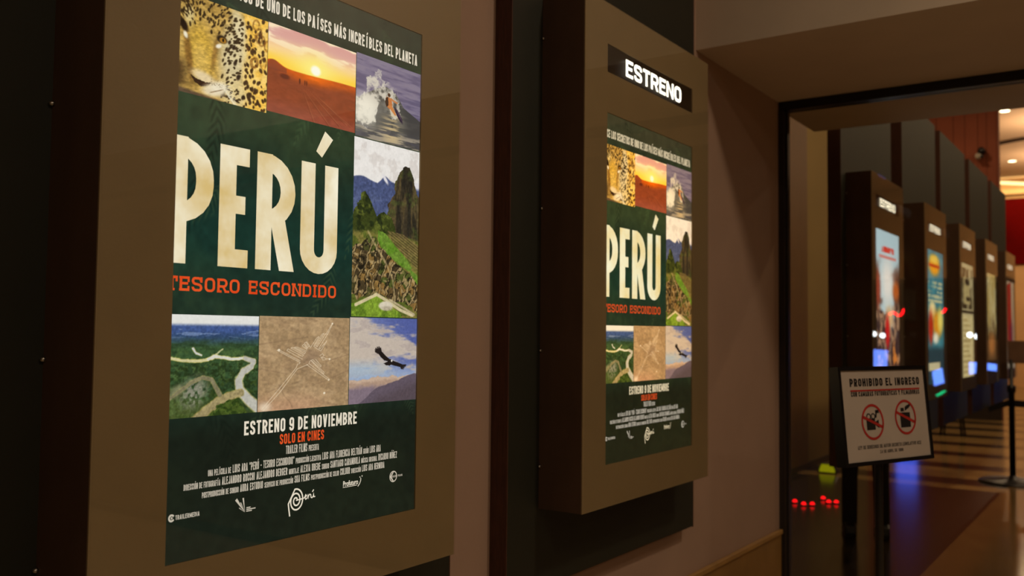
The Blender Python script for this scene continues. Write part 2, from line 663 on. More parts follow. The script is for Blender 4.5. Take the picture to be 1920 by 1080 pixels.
def text_polys(s, x0, x1, y0, h, t=.16, tv=None, gap=.28, space=.5, small=.72, serif=0.0):
    """lettering fitted between x0 and x1 on baseline y0 with cap height h; '{...}' sets small capitals"""
    tv = tv or t
    items = []
    k = 1.0
    W = 0
    for ch in s:
        if ch == '{':
            k = small
            continue
        if ch == '}':
            k = 1.0
            continue
        if ch == ' ':
            W += space * k
            continue
        w = WIDE.get(ch, 1.0) * k
        items.append((ch, W, w, k))
        W += w + gap * k
    W -= gap
    unit = (x1 - x0) / W
    out = []
    for ch, px, w, k in items:
        gw = w * unit
        hh = h * k
        stem = min(tv * hh, gw * (.9 if ch in 'I.Í' else .40))
        for poly in glyph(ch, t, stem / hh, gw / hh):
            out.append([(x0 + px * unit + float(a) * hh, y0 + float(b) * hh) for a, b in poly])
        if serif:
            st = serif * hh
            ww = stem * 1.0
            bx = x0 + px * unit
            feet = {'T': [(.5, 0)], 'E': [(.22, 0), (.22, 1)], 'R': [(.2, 0), (.2, 1), (.95, 0)], 'N': [(.15, 0), (.15, 1), (.85, 1)],
                    'D': [(.2, 0), (.2, 1)], 'I': [(.5, 0), (.5, 1)]}.get(ch, [])
            for fx, fy in feet:
                c = bx + fx * gw
                yy = y0 + fy * (hh - st)
                out.append([(c - ww, yy), (c + ww, yy), (c + ww, yy + st), (c - ww, yy + st)])
            if ch in 'TE':
                for c in ((bx + .06 * gw, bx + .94 * gw) if ch == 'T' else (bx + .92 * gw,)):
                    out.append([(c - st / 2, y0 + hh * .62), (c + st / 2, y0 + hh * .62), (c + st / 2, y0 + hh), (c - st / 2, y0 + hh)])
                if ch == 'E':
                    out.append([(bx + .92 * gw - st / 2, y0), (bx + .92 * gw + st / 2, y0), (bx + .92 * gw + st / 2, y0 + hh * .35), (bx + .92 * gw - st / 2, y0 + hh * .35)])
            if ch in 'SC':
                out.append([(bx + gw * .80, y0 + hh * .62), (bx + gw, y0 + hh * .62), (bx + gw, y0 + hh), (bx + gw * .80, y0 + hh)])
    return out


def flat_mesh(name, polys, m, x, clip=None, thick=0.0):
    """2D polygons (u right along the wall, v up) as a flat sheet at depth x facing +X"""
    mb = MB()
    for p in polys:
        pp = [(max(clip[0], min(clip[1], a)) if clip else a, b) for a, b in p]
        area = sum(pp[i][0] * pp[(i + 1) % len(pp)][1] - pp[(i + 1) % len(pp)][0] * pp[i][1] for i in range(len(pp)))
        if abs(area) < 1e-10:
            continue
        if area < 0:
            pp = pp[::-1]
        if thick:
            mb.prism(pp, 'x', x, x + thick)
        else:
            mb.poly([(x, a, b) for a, b in pp])
    return mb.mesh(name, m, fix=False)


# ------------------------------------------------------------------ printed pictures: colours computed on a fine grid
RNG = np.random.RandomState(7)


def vnoise(A, B, fx, fy=None, seed=0):
    fy = fx if fy is None else fy
    r = np.random.RandomState(seed)
    g = r.rand(128, 128)
    x, y = A * fx + 31.7, B * fy + 17.3
    i, j = np.floor(x).astype(int), np.floor(y).astype(int)
    u, v = x - i, y - j
    u, v = u * u * (3 - 2 * u), v * v * (3 - 2 * v)
    G = lambda a, b: g[a % 128, b % 128]
    return (G(i, j) * (1 - u) + G(i + 1, j) * u) * (1 - v) + (G(i, j + 1) * (1 - u) + G(i + 1, j + 1) * u) * v


def fbm(A, B, f, fy=None, o=4, seed=0):
    s, a, n = 0, 0.5, 0
    fy = f if fy is None else fy
    for k in range(o):
        s = s + a * vnoise(A, B, f * 2 ** k, fy * 2 ** k, seed + k)
        n += a
        a *= .55
    return s / n


def sst(x, a, b):
    t = np.clip((x - a) / (b - a), 0, 1)
    return t * t * (3 - 2 * t)


def over(img, col, k):
    k = np.clip(k, 0, 1)[..., None]
    c = np.asarray(col, float)
    return img * (1 - k) + c * k


def pline(A, B, pts, asp=1.0):
    d = np.full(A.shape, 9.0)
    T = np.zeros(A.shape)
    for n, ((xa, ya), (xb, yb)) in enumerate(zip(pts[:-1], pts[1:])):
        dx, dy = xb - xa, (yb - ya) * asp
        t = np.clip(((A - xa) * dx + (B - ya) * asp * dy) / (dx * dx + dy * dy + 1e-12), 0, 1)
        q = np.hypot(A - xa - t * dx, (B - ya) * asp - t * dy)
        T = np.where(q < d, n + t, T)
        d = np.minimum(d, q)
    return d, T / max(1, len(pts) - 1)


def inpoly(A, B, pts):
    r = np.zeros(A.shape, bool)
    n = len(pts)
    for i in range(n):
        (xa, ya), (xb, yb) = pts[i], pts[(i + 1) % n]
        c = ((ya > B) != (yb > B)) & (A < (xb - xa) * (B - ya) / (yb - ya + 1e-12) + xa)
        r ^= c
    return r.astype(float)


def ell(A, B, cx, cy, rx, ry, rot=0.0, soft=.25):
    c, s = math.cos(rot), math.sin(rot)
    x, y = A - cx, B - cy
    q = np.hypot((x * c + y * s) / rx, (-x * s + y * c) / ry)
    return 1 - sst(q, 1 - soft, 1 + soft)


def grain(img, n, amp):
    # fine photographic texture, fading out in the bright skies
    k = amp * (1 - .85 * sst(img.mean(-1), 130, 215))
    return img * (1 + k * (n - .5))[..., None]


def pic_jaguar(A, B):
    n = fbm(A, B, 9, seed=3)
    img = np.zeros(A.shape + (3,)) + np.array((196, 160, 84))
    img = over(img, (150, 118, 56), (n - .45) * 2.2)
    # body flank on the right
    body = sst(A - .02 * np.sin(B * 9), .69, .73)
    img = over(img, (238, 188, 78), body * .95)
    img = over(img, (250, 214, 124), body * sst(n, .45, .65) * .8)
    # pale cheek and neck
    img = over(img, (216, 202, 160), ell(A, B, .60, .48, .15, .34, .1, .5) * .9)
    img = over(img, (226, 206, 150), ell(A, B, .62, .88, .17, .17, .2, .5) * .8)
    img = over(img, (214, 196, 140), ell(A, B, .11, .22, .05, .1, 0, .5) * .8)
    img = over(img, (232, 220, 180), ell(A, B, .65, .14, .07, .16, -.3, .5) * .7)
    # nose bridge
    img = over(img, (196, 158, 62), ell(A, B, .24, .56, .14, .28, -.12, .5))
    img = over(img, (216, 180, 92), ell(A, B, .24, .64, .09, .16, -.1, .7) * .8)
    img = over(img, (112, 76, 32), ell(A, B, .11, .60, .035, .26, -.15, .6) * .75)
    img = over(img, (128, 92, 42), ell(A, B, .39, .52, .025, .17, .15, .7) * .7)
    # spots of the face
    r = np.random.RandomState(11)
    for k in range(430):
        x, y = r.rand() * .7, r.rand() * 1.0
        onface = (y < .36) or (x > .47)
        if not onface or ell(np.array(x), np.array(y), .24, .58, .17, .30) > .3 or (abs(x - .47) < .07 and abs(y - .37) < .06):
            continue
        s = .0065 + .0075 * r.rand()
        ang = (x - .25) * 2.6 + .3 * r.randn()
        img = over(img, (52, 38, 20), ell(A, B, x, y, s, s * (1.3 + r.rand()), ang, .4) * .92)
    # rosettes of the flank
    for k in range(105):
        x, y = .73 + r.rand() * .28, r.rand()
        if r.rand() < .25 and y < .5:
            e0 = ell(A, B, x, y, .042, .062, .2, .25) - ell(A, B, x, y, .028, .044, .2, .4)
            img = over(img, (112, 66, 20), e0 * sst(n, .40, .50) * .8)
        else:
            s = .009 + .011 * r.rand()
            img = over(img, (58, 38, 20), ell(A, B, x, y, s, s * 1.5, r.randn() * .4, .35) * .92)
    for x, y, s in ((.66, .70, .035), (.62, .56, .03), (.55, .36, .025), (.60, .40, .03), (.72, .9, .03)):
        img = over(img, (44, 32, 22), ell(A, B, x, y, s * .6, s, .4, .5))
    # eyes
    img = over(img, (40, 28, 16), ell(A, B, .465, .355, .058, .040, .1, .3))
    img = over(img, (176, 124, 40), ell(A, B, .475, .363, .038, .028, 0, .3))
    img = over(img, (20, 14, 8), ell(A, B, .478, .360, .012, .018, 0, .3))
    img = over(img, (244, 236, 214), ell(A, B, .43, .435, .034, .020, -.5, .5))
    img = over(img, (34, 22, 14), ell(A, B, .055, .33, .035, .06, -.5, .4))
    img = over(img, (236, 228, 204), ell(A, B, .075, .42, .02, .035, -.4, .5))
    # nose, mouth, muzzle
    img = over(img, (226, 204, 160), ell(A, B, .28, .80, .13, .055, .25, .5))
    img = over(img, (52, 32, 20), inpoly(A, B, [(.13, .80), (.2, .83), (.3, .845), (.37, .83), (.32, .88), (.25, .90), (.18, .87)]))
    img = over(img, (228, 212, 176), ell(A, B, .40, .90, .14, .065, -.25, .4))
    img = over(img, (236, 226, 200), ell(A, B, .44, .86, .09, .055, -.4, .5) * .8)
    img = over(img, (120, 92, 60), (1 - sst(np.abs(B - .915 + .45 * (A - .40)), .002, .010)) * sst(A, .33, .37) * (1 - sst(A, .47, .51)) * .7)
    for k in range(26):
        img = over(img, (96, 74, 46), ell(A, B, .33 + .17 * r.rand(), .79 + .07 * r.rand(), .004, .004, 0, .6) * .7)
    for k in range(9):
        d, _ = pline(A, B, [(.47 + .01 * k, .83 + .012 * k), (.58 + .012 * k, .82 + .03 * k)])
        img = over(img, (240, 232, 204), (1 - sst(d, .002, .006)) * .7)
    # ground and shadow side
    img = over(img, (92, 72, 54), sst(B + .25 * A * 0 - .10 * A, .93, .97) * (1 - sst(A, .48, .56)))
    img = over(img, (84, 62, 34), (1 - sst(A, 0, .17)) * sst(B, .62, .74) * (1 - sst(B, .9, .97)))
    return grain(img, fbm(A + .3 * B, B, 34, 60, seed=9), .6)


def pic_sunset(A, B):
    hz = .455 - .055 * np.exp(-((A - .06) / .09) ** 2) + .012 * np.sin(A * 5) - .01 * A
    img = np.zeros(A.shape + (3,)) + np.array((224, 176, 164))
    t = B / .45
    cl = fbm(A - .35 * B, B, 3.2, 9, seed=5)
    img = over(img, (250, 212, 150), sst(t, .2, .6))
    img = over(img, (255, 206, 60), sst(t, .55, .92))
    img = over(img, (255, 236, 196), sst(cl, .48, .62) * (1 - sst(t, .3, .8)) * .9)
    img = over(img, (212, 150, 142), sst(cl, .58, .36) * (1 - sst(t, .0, .6)) * .6)
    d = np.hypot(A - .52, (B - .385) * .95)
    img = over(img, (255, 240, 120), np.exp(-(d / .17) ** 2) * .9)
    img = over(img, (255, 244, 150), np.exp(-((A - .52) / .4) ** 2 - ((B - .37) / .1) ** 2) * .5)
    ground = sst(B, hz - .004, hz + .006)
    g = np.zeros(A.shape + (3,)) + np.array((138, 66, 38))
    g = over(g, (196, 84, 22), 1 - sst(B - hz, 0, .14))
    g = over(g, (228, 104, 12), np.exp(-((A - .52) / .22) ** 2) * (1 - sst(B - hz, .0, .16)))
    g = over(g, (150, 78, 58), sst(B, .75, 1.0))
    for (a0, b0, a1, b1, w) in ((.40, .60, .82, .97, .006), (.44, .60, .90, .93, .005), (.37, .62, .70, 1.0, .005), (.41, .6, .97, .95, .004), (.36, .6, .52, 1., .004)):
        dd, _ = pline(A, B, [(a0, b0), (a1, b1)])
        g = over(g, (176, 106, 70), (1 - sst(dd, w * .2, w * 1.6)) * sst(B, .58, .85) * .5)
        dd, _ = pline(A + .015, B, [(a0, b0), (a1, b1)])
        g = over(g, (110, 50, 34), (1 - sst(dd, w * .2, w * 1.4)) * sst(B, .6, .85) * .4)
    g = g * (.88 + .24 * fbm(A, B, 14, 30, seed=2)[..., None])
    g = over(g, (84, 36, 26), ell(A, B, .18, .56, .05, .03, 0, .4) * .8)
    g = over(g, (120, 60, 44), inpoly(A, B, [(0, .46), (.03, .41), (.07, .40), (.12, .44), (.2, .47), (.2, .52), (0, .52)]) * .6)
    for x in (.34, .345, .40, .42):
        g = over(g, (78, 32, 20), ell(A, B, x, .565, .007, .03, 0, .4) * .8)
    img = img * (1 - ground[..., None]) + g * ground[..., None]
    img = over(img, (255, 255, 236), 1 - sst(d, .035, .075))
    return img


def pic_surf(A, B):
    n = fbm(A, B, 4, 26, seed=21)
    img = np.zeros(A.shape + (3,)) + np.array((122, 112, 136))
    img = over(img, (92, 84, 110), sst(n, .46, .66) * .7)
    img = over(img, (140, 130, 146), sst(n, .5, .32) * .6)
    # wave face, green grey
    face = inpoly(A, B, [(.30, .36), (.45, .30), (.60, .36), (.72, .50), (1.05, .64), (1.05, 1.1), (-.1, 1.1), (-.1, .62)])
    img = over(img, (86, 84, 78), face)
    n2 = fbm(A, B, 5, 16, seed=22)
    img = over(img, (122, 116, 104), face * sst(n2, .5, .64) * .7)
    img = over(img, (64, 62, 62), face * sst(A - .2 * B, .5, .7) * .7)
    # spray
    s = fbm(A, B, 9, seed=23)
    pts = [(-.05, .50), (.1, .48), (.17, .26), (.25, .17), (.36, .17), (.48, .32), (.58, .36), (.66, .52), (.69, .66), (.58, .70), (.50, .62), (.40, .60), (.33, .66), (.31, .80), (.18, .84), (-.05, .80)]
    k = inpoly(A, B, [(x + .0, y) for x, y in pts])
    s2 = fbm(A, B, 26, seed=26, o=3)
    jag = sum(inpoly(A + (s - .5) * .16 + (s2 - .5) * q, B + (fbm(A, B, 11, seed=24) - .5) * .16 - (s2 - .5) * q, pts) for q in (.02, .08, .14, .22)) / 4
    img = over(img, (214, 206, 190), jag * sst(s * .6 + s2 * .4, .28, .56) * .95)
    img = over(img, (246, 240, 222), ell(A, B, .12, .66, .20, .17, 0, .7) * .8)
    img = over(img, (104, 100, 92), inpoly(A + (s - .5) * .06, B, [(.33, .52), (.46, .46), (.52, .60), (.54, .8), (.45, 1.), (.32, 1.), (.30, .75)]) * .85)
    # foreground water
    r = fbm(A, B, 4, 34, seed=25)
    img = over(img, (166, 154, 136), sst(B, .78, .9) * sst(r, .47, .62) * .85)
    img = over(img, (88, 84, 92), sst(B, .78, .95) * sst(r, .5, .38) * .6)
    img = over(img, (216, 190, 140), ell(A, B, .54, .82, .13, .2, 0, .9) * sst(r, .45, .6) * .8)
    # surfer and board
    img = over(img, (40, 28, 48), ell(A, B, .645, .615, .10, .026, .95, .3))
    img = over(img, (110, 88, 104), ell(A, B, .65, .61, .08, .010, .95, .5) * .7)
    img = over(img, (196, 120, 66), inpoly(A, B, [(.45, .42), (.53, .43), (.545, .52), (.50, .57), (.44, .53)]))
    img = over(img, (60, 40, 30), inpoly(A, B, [(.44, .44), (.475, .42), (.485, .53), (.455, .55), (.43, .5)]))
    img = over(img, (206, 134, 76), inpoly(A, B, [(.47, .53), (.53, .51), (.575, .565), (.61, .62), (.585, .63), (.52, .575)]))
    d, _ = pline(A, B, [(.52, .435), (.57, .455), (.615, .465)])
    img = over(img, (196, 126, 76), 1 - sst(d, .008, .016))
    img = over(img, (70, 44, 30), ell(A, B, .49, .395, .022, .024, 0, .3))
    return img


def pic_ruins(A, B):
    asp = 363 / 201
    n = fbm(A, B * asp, 9, seed=31)
    img = np.zeros(A.shape + (3,)) + np.array((236, 232, 228))
    img = over(img, (214, 206, 200), sst(n, .5, .65) * .7)
    rid = .225 - .035 * np.exp(-((A - .45) / .07) ** 2) - .012 * np.sin(A * 14) + .012 * (n - .5)
    img = over(img, (74, 84, 122), sst(B, rid - .004, rid + .006))
    img = over(img, (98, 108, 142), sst(B, .26, .36) * sst(n, .45, .6) * .5)
    img = over(img, (226, 222, 226), ell(A, B, .46, .205, .05, .014, .5, .5) + ell(A, B, .97, .21, .05, .02, 0, .6))
    w = (fbm(A, B * asp, 7, seed=33) - .5) * .10
    peak = inpoly(A + w, B + w * .4, [(.50, .40), (.60, .27), (.68, .14), (.76, .105), (.84, .105), (.90, .16), (.97, .26), (1.1, .33), (1.1, .62), (.6, .55), (.48, .47)])
    img = over(img, (62, 54, 40), peak)
    img = over(img, (92, 78, 50), peak * sst(fbm(A + .3 * B, B, 14, 4, seed=34), .5, .66) * .8)
    img = over(img, (38, 36, 30), peak * sst(fbm(A - .2 * B, B, 12, 4, seed=35), .55, .7) * .8)
    img = over(img, (74, 86, 40), peak * sst(n, .55, .7) * .5)
    hill = inpoly(A + w, B + w * .4, [(-.05, .47), (.05, .40), (.12, .32), (.20, .305), (.27, .36), (.35, .43), (.46, .40), (.56, .42), (.66, .52), (.66, .6), (-.05, .62)])
    img = over(img, (58, 66, 28), hill)
    img = over(img, (100, 108, 44), hill * sst(n, .48, .62) * .8)
    img = over(img, (34, 42, 22), hill * sst(fbm(A, B * asp, 16, seed=36), .52, .62) * .8)
    low = sst(B + w * .3, .50 + .04 * np.abs(A - .3), .53 + .04 * np.abs(A - .3))
    img = over(img, (120, 112, 56), low)
    img = over(img, (78, 92, 34), low * sst(n, .5, .6) * .8)
    # central lawns
    for pts in ([(.36, .50), (.46, .51), (.62, .58), (.78, .64), (.90, .70), (.84, .72), (.62, .67), (.45, .62), (.36, .56)], [(.84, .70), (1.05, .76), (1.05, .82), (.92, .78)]):
        g = inpoly(A + w * .4, B + w * .3, pts)
        img = over(img, (106, 138, 50), g)
        img = over(img, (84, 124, 32), g * sst(n, .5, .6) * .7)
    # terraces at right
    ter = inpoly(A, B, [(.50, .50), (.75, .51), (1.05, .58), (1.05, .74), (.80, .64), (.62, .58)])
    st = np.abs(((B - .25 * A) * 60) % 1 - .5)
    img = over(img, (128, 108, 66), ter * .7)
    img = over(img, (66, 60, 34), ter * sst(st, .28, .4) * .8)
    # rooms and walls of the ruins: crooked cells with pale tops and dark insides
    ru = inpoly(A + w, B + w, [(-.05, .60), (.12, .58), (.22, .53), (.32, .53), (.40, .60), (.62, .67), (.86, .73), (1.05, .82), (1.05, .97), (.72, .92), (.45, .87), (.2, .90), (-.05, .88)])
    ca, sa = math.cos(.35), math.sin(.35)
    P, Q = (A * ca + B * asp * sa) + w * 1.5, (-A * sa + B * asp * ca) + (fbm(A, B * asp, 5, seed=40) - .5) * .22
    cx, cy = np.abs((P * 10.0) % 1 - .5), np.abs((Q * 9.0 + .37 * np.floor(P * 10.0)) % 1 - .5)
    wall = np.maximum(sst(cx, .34, .42), sst(cy, .32, .40))
    hue = vnoise(np.floor(P * 10.0) / 10, np.floor(Q * 9) / 9, 37, seed=38)
    img = over(img, (70, 58, 38), ru)
    img = over(img, (150, 116, 62), ru * sst(hue, .5, .7) * .8)
    img = over(img, (84, 96, 40), ru * sst(hue, .42, .3) * .8)
    img = over(img, (164, 140, 96), ru * wall * sst(n, .36, .56) * .9)
    img = over(img, (30, 26, 18), ru * np.clip(sst(cx, .24, .34) * (1 - sst(cx, .34, .4)), 0, 1) * .9)
    img = over(img, (24, 22, 16), ru * sst(fbm(A, B * asp, 22, seed=39), .6, .68) * .7)
    d, T = pline(A, B, [(.22, .52), (.34, .60), (.48, .68), (.60, .78), (.64, .9)], asp)
    img = over(img, (186, 164, 116), (1 - sst(d, .008, .018)) * .55)
    # bottom lawn with walls and round thatch
    g = inpoly(A + w * .4, B + w * .2, [(-.05, .93), (.12, .91), (.36, .875), (.50, .92), (.72, .97), (.8, 1.05), (-.05, 1.05)])
    img = over(img, (124, 152, 48), g)
    img = over(img, (88, 116, 34), g * sst(n, .5, .62) * .7)
    d, _ = pline(A, B, [(.06, .935), (.36, .872), (.52, .905), (.72, .955), (.92, .985)], asp)
    img = over(img, (206, 192, 150), 1 - sst(d, .012, .022))
    d, _ = pline(A, B, [(.56, .90), (.74, .935), (.95, .98)], asp)
    img = over(img, (180, 164, 128), 1 - sst(d, .008, .016))
    img = over(img, (216, 206, 184), ell(A, B, .50, .935, .105, .026, 0, .2))
    img = over(img, (170, 158, 134), ell(A, B, .52, .95, .08, .013, 0, .5) * .7)
    return grain(img, fbm(A, B * asp, 44, seed=47), .55)


def pic_river(A, B):
    n = fbm(A, B, 24, seed=41)
    img = np.zeros(A.shape + (3,)) + np.array((226, 226, 222))
    img = over(img, (64, 86, 138), sst(B, .075, .12))
    img = over(img, (52, 74, 108), sst(B, .15, .22))
    img = over(img, (120, 140, 178), sst(B, .1, .14) * (1 - sst(B, .2, .25)) * sst(fbm(A, B, 5, 40, seed=42), .58, .66) * .7)
    img = over(img, (58, 84, 50), sst(B, .20, .34))
    img = over(img, (44, 64, 38), sst(B, .2, .3) * sst(fbm(A, B, 7, 26, seed=43), .44, .68) * .8)
    img = over(img, (82, 106, 56), sst(B, .3, .4) * sst(n, .5, .62) * .6)
    img = over(img, (36, 50, 24), sst(B, .4, .5) * sst(fbm(A, B, 30, seed=44), .42, .66) * .75)
    img = over(img, (104, 114, 56), sst(B - .25 * A, .62, .9) * .55)
    img = over(img, (50, 66, 26), sst(B, .6, .7) * sst(n, .5, .6) * .6)
    # sand spit inside the bend
    img = over(img, (148, 146, 130), ell(A, B, .27, .76, .12, .15, .75, .7) * sst(n, .3, .55) * .9)
    img = over(img, (150, 146, 116), ell(A, B, .09, .74, .10, .05, -.5, .7) * .7)

    def water(pts, w0, w1, c, edge=(206, 196, 120)):
        nonlocal img
        d, T = pline(A + (n - .5) * .02, B + (n - .5) * .015, pts)
        w = w0 + (w1 - w0) * T
        img = over(img, edge, (1 - sst(d, w * 1.0, w * 1.25 + .006)) * .8)
        img = over(img, c, 1 - sst(d, w * .88, w * 1.02))
    water([(-.02, .415), (.14, .445), (.30, .455), (.42, .44)], .010, .014, (206, 198, 150), (220, 206, 110))
    water([(.25, .33), (.28, .375), (.34, .395)], .010, .006, (206, 208, 206))
    water([(.58, .34), (.53, .375), (.50, .395)], .004, .006, (170, 174, 140))
    water([(.42, .44), (.49, .41), (.56, .42), (.68, .44), (.84, .435)], .016, .012, (214, 212, 200), (226, 214, 130))
    water([(.84, .435), (.95, .47), (.92, .52), (.82, .58), (.77, .66), (.79, .76), (.90, .87), (1.06, .99)], .020, .055, (186, 184, 174), (206, 196, 140))
    water([(.26, 1.06), (.40, .95), (.55, .86), (.68, .81), (.80, .79)], .045, .036, (156, 142, 100), (170, 152, 90))
    water([(-.02, .83), (.10, .75), (.24, .66), (.36, .615), (.46, .64), (.51, .72), (.56, .80)], .010, .022, (128, 122, 92), (150, 140, 90))
    img = over(img, (72, 90, 36), inpoly(A + (n - .5) * .05, B + (n - .5) * .05, [(.42, 1.1), (.52, .92), (.66, .85), (.76, .85), (.86, .96), (.92, 1.1)]))
    img = over(img, (40, 58, 22), inpoly(A, B, [(.42, 1.1), (.52, .92), (.66, .85), (.76, .85), (.86, .96), (.92, 1.1)]) * sst(n, .5, .6) * .8)
    return grain(img, fbm(A, B, 46, seed=46), .5)


def pic_lines(A, B):
    n = fbm(A, B, 7, seed=51)
    n2 = fbm(A + .2 * B, B - .3 * A, 5, 16, seed=52)
    img = np.zeros(A.shape + (3,)) + np.array((164, 136, 100))
    img = over(img, (186, 157, 119), sst(n, .42, .66) * .7)
    img = over(img, (146, 119, 88), sst(n2, .46, .70) * .5)
    img = over(img, (196, 150, 118), sst(B, .75, 1) * (1 - sst(A, .4, .9)) * .6)
    img = over(img, (136, 112, 90), ell(A, B, .55, .45, .12, .08, -.7, .8) * .6)
    for k, (a0, b0, a1, b1) in enumerate(((0, .30, .5, .22), (.1, .8, .45, .7), (.22, .73, .36, .98), (.6, .75, 1, .6), (.72, .5, 1, .42), (.0, .55, .3, .62))):
        d, _ = pline(A + (n - .5) * .06, B, [(a0, b0), (a1, b1)])
        img = over(img, (130, 105, 80), (1 - sst(d, .003, .012)) * .35)
    P = lambda x, y: ((x - 893) / 822, (y - 85 - (x - 893) * .03) / (885 - (x - 893) * .09))
    W_ = .0026
    L = [
        [(940, 960), (1080, 790), (1225, 580), (1320, 540)], [(925, 950), (1060, 775), (1215, 570), (1230, 530)],
        [(1250, 505), (1060, 400), (1045, 405), (1250, 520), (1240, 535)],
        [(1270, 490), (1130, 408), (1140, 392), (1270, 465), (1280, 450), (1165, 385), (1180, 378), (1290, 440), (1298, 425), (1195, 380), (1215, 375), (1305, 415)],
        [(1310, 400), (1265, 365), (1280, 350), (1310, 390), (1318, 385), (1285, 340), (1300, 330), (1325, 375), (1335, 370), (1305, 325)],
        [(1340, 385), (1400, 290), (1420, 280), (1370, 370), (1380, 370), (1445, 260), (1465, 250), (1395, 370), (1405, 375), (1480, 255), (1500, 258), (1420, 390), (1430, 395), (1495, 320), (1440, 415), (1380, 380)],
        [(1490, 250), (1540, 165), (1550, 155), (1500, 260)],
        [(1310, 540), (1520, 690), (1528, 680), (1330, 530), (1345, 500), (1470, 630), (1475, 615), (1350, 500), (1365, 495), (1440, 565), (1445, 555), (1390, 490)],
        [(1430, 460), (1455, 440), (1470, 460), (1445, 480), (1480, 480), (1490, 495), (1460, 500), (1440, 470)], [(1490, 490), (1530, 490)],
    ]
    for pts in L:
        d, _ = pline(A, B, [P(*p) for p in pts])
        img = over(img, (226, 206, 176), (1 - sst(d, W_ * .6, W_ * 1.6)) * .85)
    img = over(img, (232, 214, 188), ell(A, B, .07, .96, .06, .05, 0, .8) * .8)
    for x, y, s in ((1062, 402, .012), (1545, 160, .01), (1525, 492, .01), (1480, 808, .012), (1520, 686, .008)):
        a, b = P(x, y)
        img = over(img, (240, 226, 200), ell(A, B, a, b, s, s, 0, .5))
    return grain(img, fbm(A, B, 40, seed=55), .32)


def pic_condor(A, B):
    n = fbm(A, B, 3, 9, seed=61)
    img = np.zeros(A.shape + (3,)) + np.array((112, 124, 172))
    img = over(img, (84, 96, 158), sst(A - B * .8, .0, .8))
    img = over(img, (150, 166, 198), sst(B, .5, .7))
    c = sst(n + .34 * np.exp(-((B - .32 - .08 * A) / .24) ** 2) + .1 * (1 - A) - .22 * sst(A - 1.1 * B, .25, .8), .50, .74)
    img = over(img, (204, 188, 170), c * (1 - sst(B, .60, .72)) * .92)
    img = over(img, (172, 158, 154), sst(fbm(A, B, 6, 18, seed=62), .52, .62) * c * .5)
    img = over(img, (160, 184, 208), ell(A, B, .12, .62, .4, .09, 0, .9) * .7)
    w = (fbm(A, B, 10, seed=63) - .5) * .07
    rid = .725 - .045 * A + w
    img = over(img, (176, 148, 128), sst(B, rid, rid + .01))
    img = over(img, (204, 178, 156), sst(B, rid, rid + .01) * (1 - sst(B, rid + .02, rid + .06)) * .7)
    img = over(img, (128, 112, 124), sst(B + w, .78 - .02 * A, .84))
    r2_ = 1.0 - .20 * sst(A, .05, .5) - .13 * sst(A, .45, 1.0) + w * .5
    img = over(img, (98, 86, 98), sst(B, r2_, r2_ + .015))
    img = over(img, (80, 68, 72), sst(B, r2_ + .05, r2_ + .2) * .6)
    P = lambda x, y: ((x - 112) / 702, (y - 68) / (920 - (x - 112) * .05))
    bird = [(372, 408), (390, 395), (412, 400), (432, 425), (470, 468), (515, 508), (540, 515), (560, 530), (610, 548), (650, 565), (668, 572), (660, 598), (640, 600), (600, 590), (560, 580), (530, 570), (520, 582), (480, 578), (455, 556), (490, 540), (500, 535), (460, 525), (425, 490), (400, 455)]
    img = over(img, (34, 28, 26), inpoly(A, B, [P(*p) for p in bird]))
    for a, b in (((400, 440), (366, 412)), ((405, 432), (372, 396)), ((412, 428), (388, 384)), ((420, 425), (404, 380)), ((428, 428), (420, 392)), ((396, 448), (368, 430)),
                 ((655, 575), (694, 576)), ((655, 580), (686, 590)), ((650, 586), (674, 604)), ((645, 590), (664, 618)), ((636, 592), (648, 616))):
        d, _ = pline(A, B, [P(*a), P(*b)])
        img = over(img, (38, 32, 30), 1 - sst(d, .005, .011))
    a, b = P(540, 528)
    img = over(img, (236, 230, 220), ell(A, B, a, b, .012, .014, 0, .3))
    return grain(img, fbm(A, B, 50, seed=65), .2)


def pic_foliage(A, B):
    # the poster's printed ground: dark green leaves, blacker towards the foot
    asp = 1.685
    Y = B * asp
    n = fbm(A, Y, 5, seed=91)
    img = np.zeros(A.shape + (3,)) + np.array((30, 46, 36))
    img = over(img, (44, 62, 42), sst(n, .45, .65) * .7)
    img = over(img, (52, 56, 44), (1 - sst(B, .02, .13)))
    img = over(img, (54, 68, 44), np.exp(-((B - .27) / .06) ** 2) * .7)
    img = over(img, (22, 54, 46), np.exp(-((B - .47) / .08) ** 2) * .7)
    img = over(img, (24, 28, 20), sst(B, .74, .82) * .8)
    r = np.random.RandomState(5)
    for k in range(26):
        x, y, a, l = r.rand(), r.rand() * asp, r.uniform(-2.4, -.7), r.uniform(.12, .32)
        ex, ey = x + l * math.cos(a), y + l * math.sin(a)
        d, T_ = pline(A, Y, [(x, y), ((x + ex) / 2 + .03, (y + ey) / 2), (ex, ey)])
        w = .035 * np.sin(np.clip(T_, 0.02, .98) * PI)
        c = (72, 92, 58) if k % 3 else (14, 20, 15)
        img = over(img, c, (1 - sst(d, w * .4, w + .004)) * sst(np.sin((T_ * 60 + d * 320)), -.4, .8) * (.34 if y < 1.25 else .24))
    return img * (.85 + .3 * fbm(A, Y, 40, seed=93)[..., None])


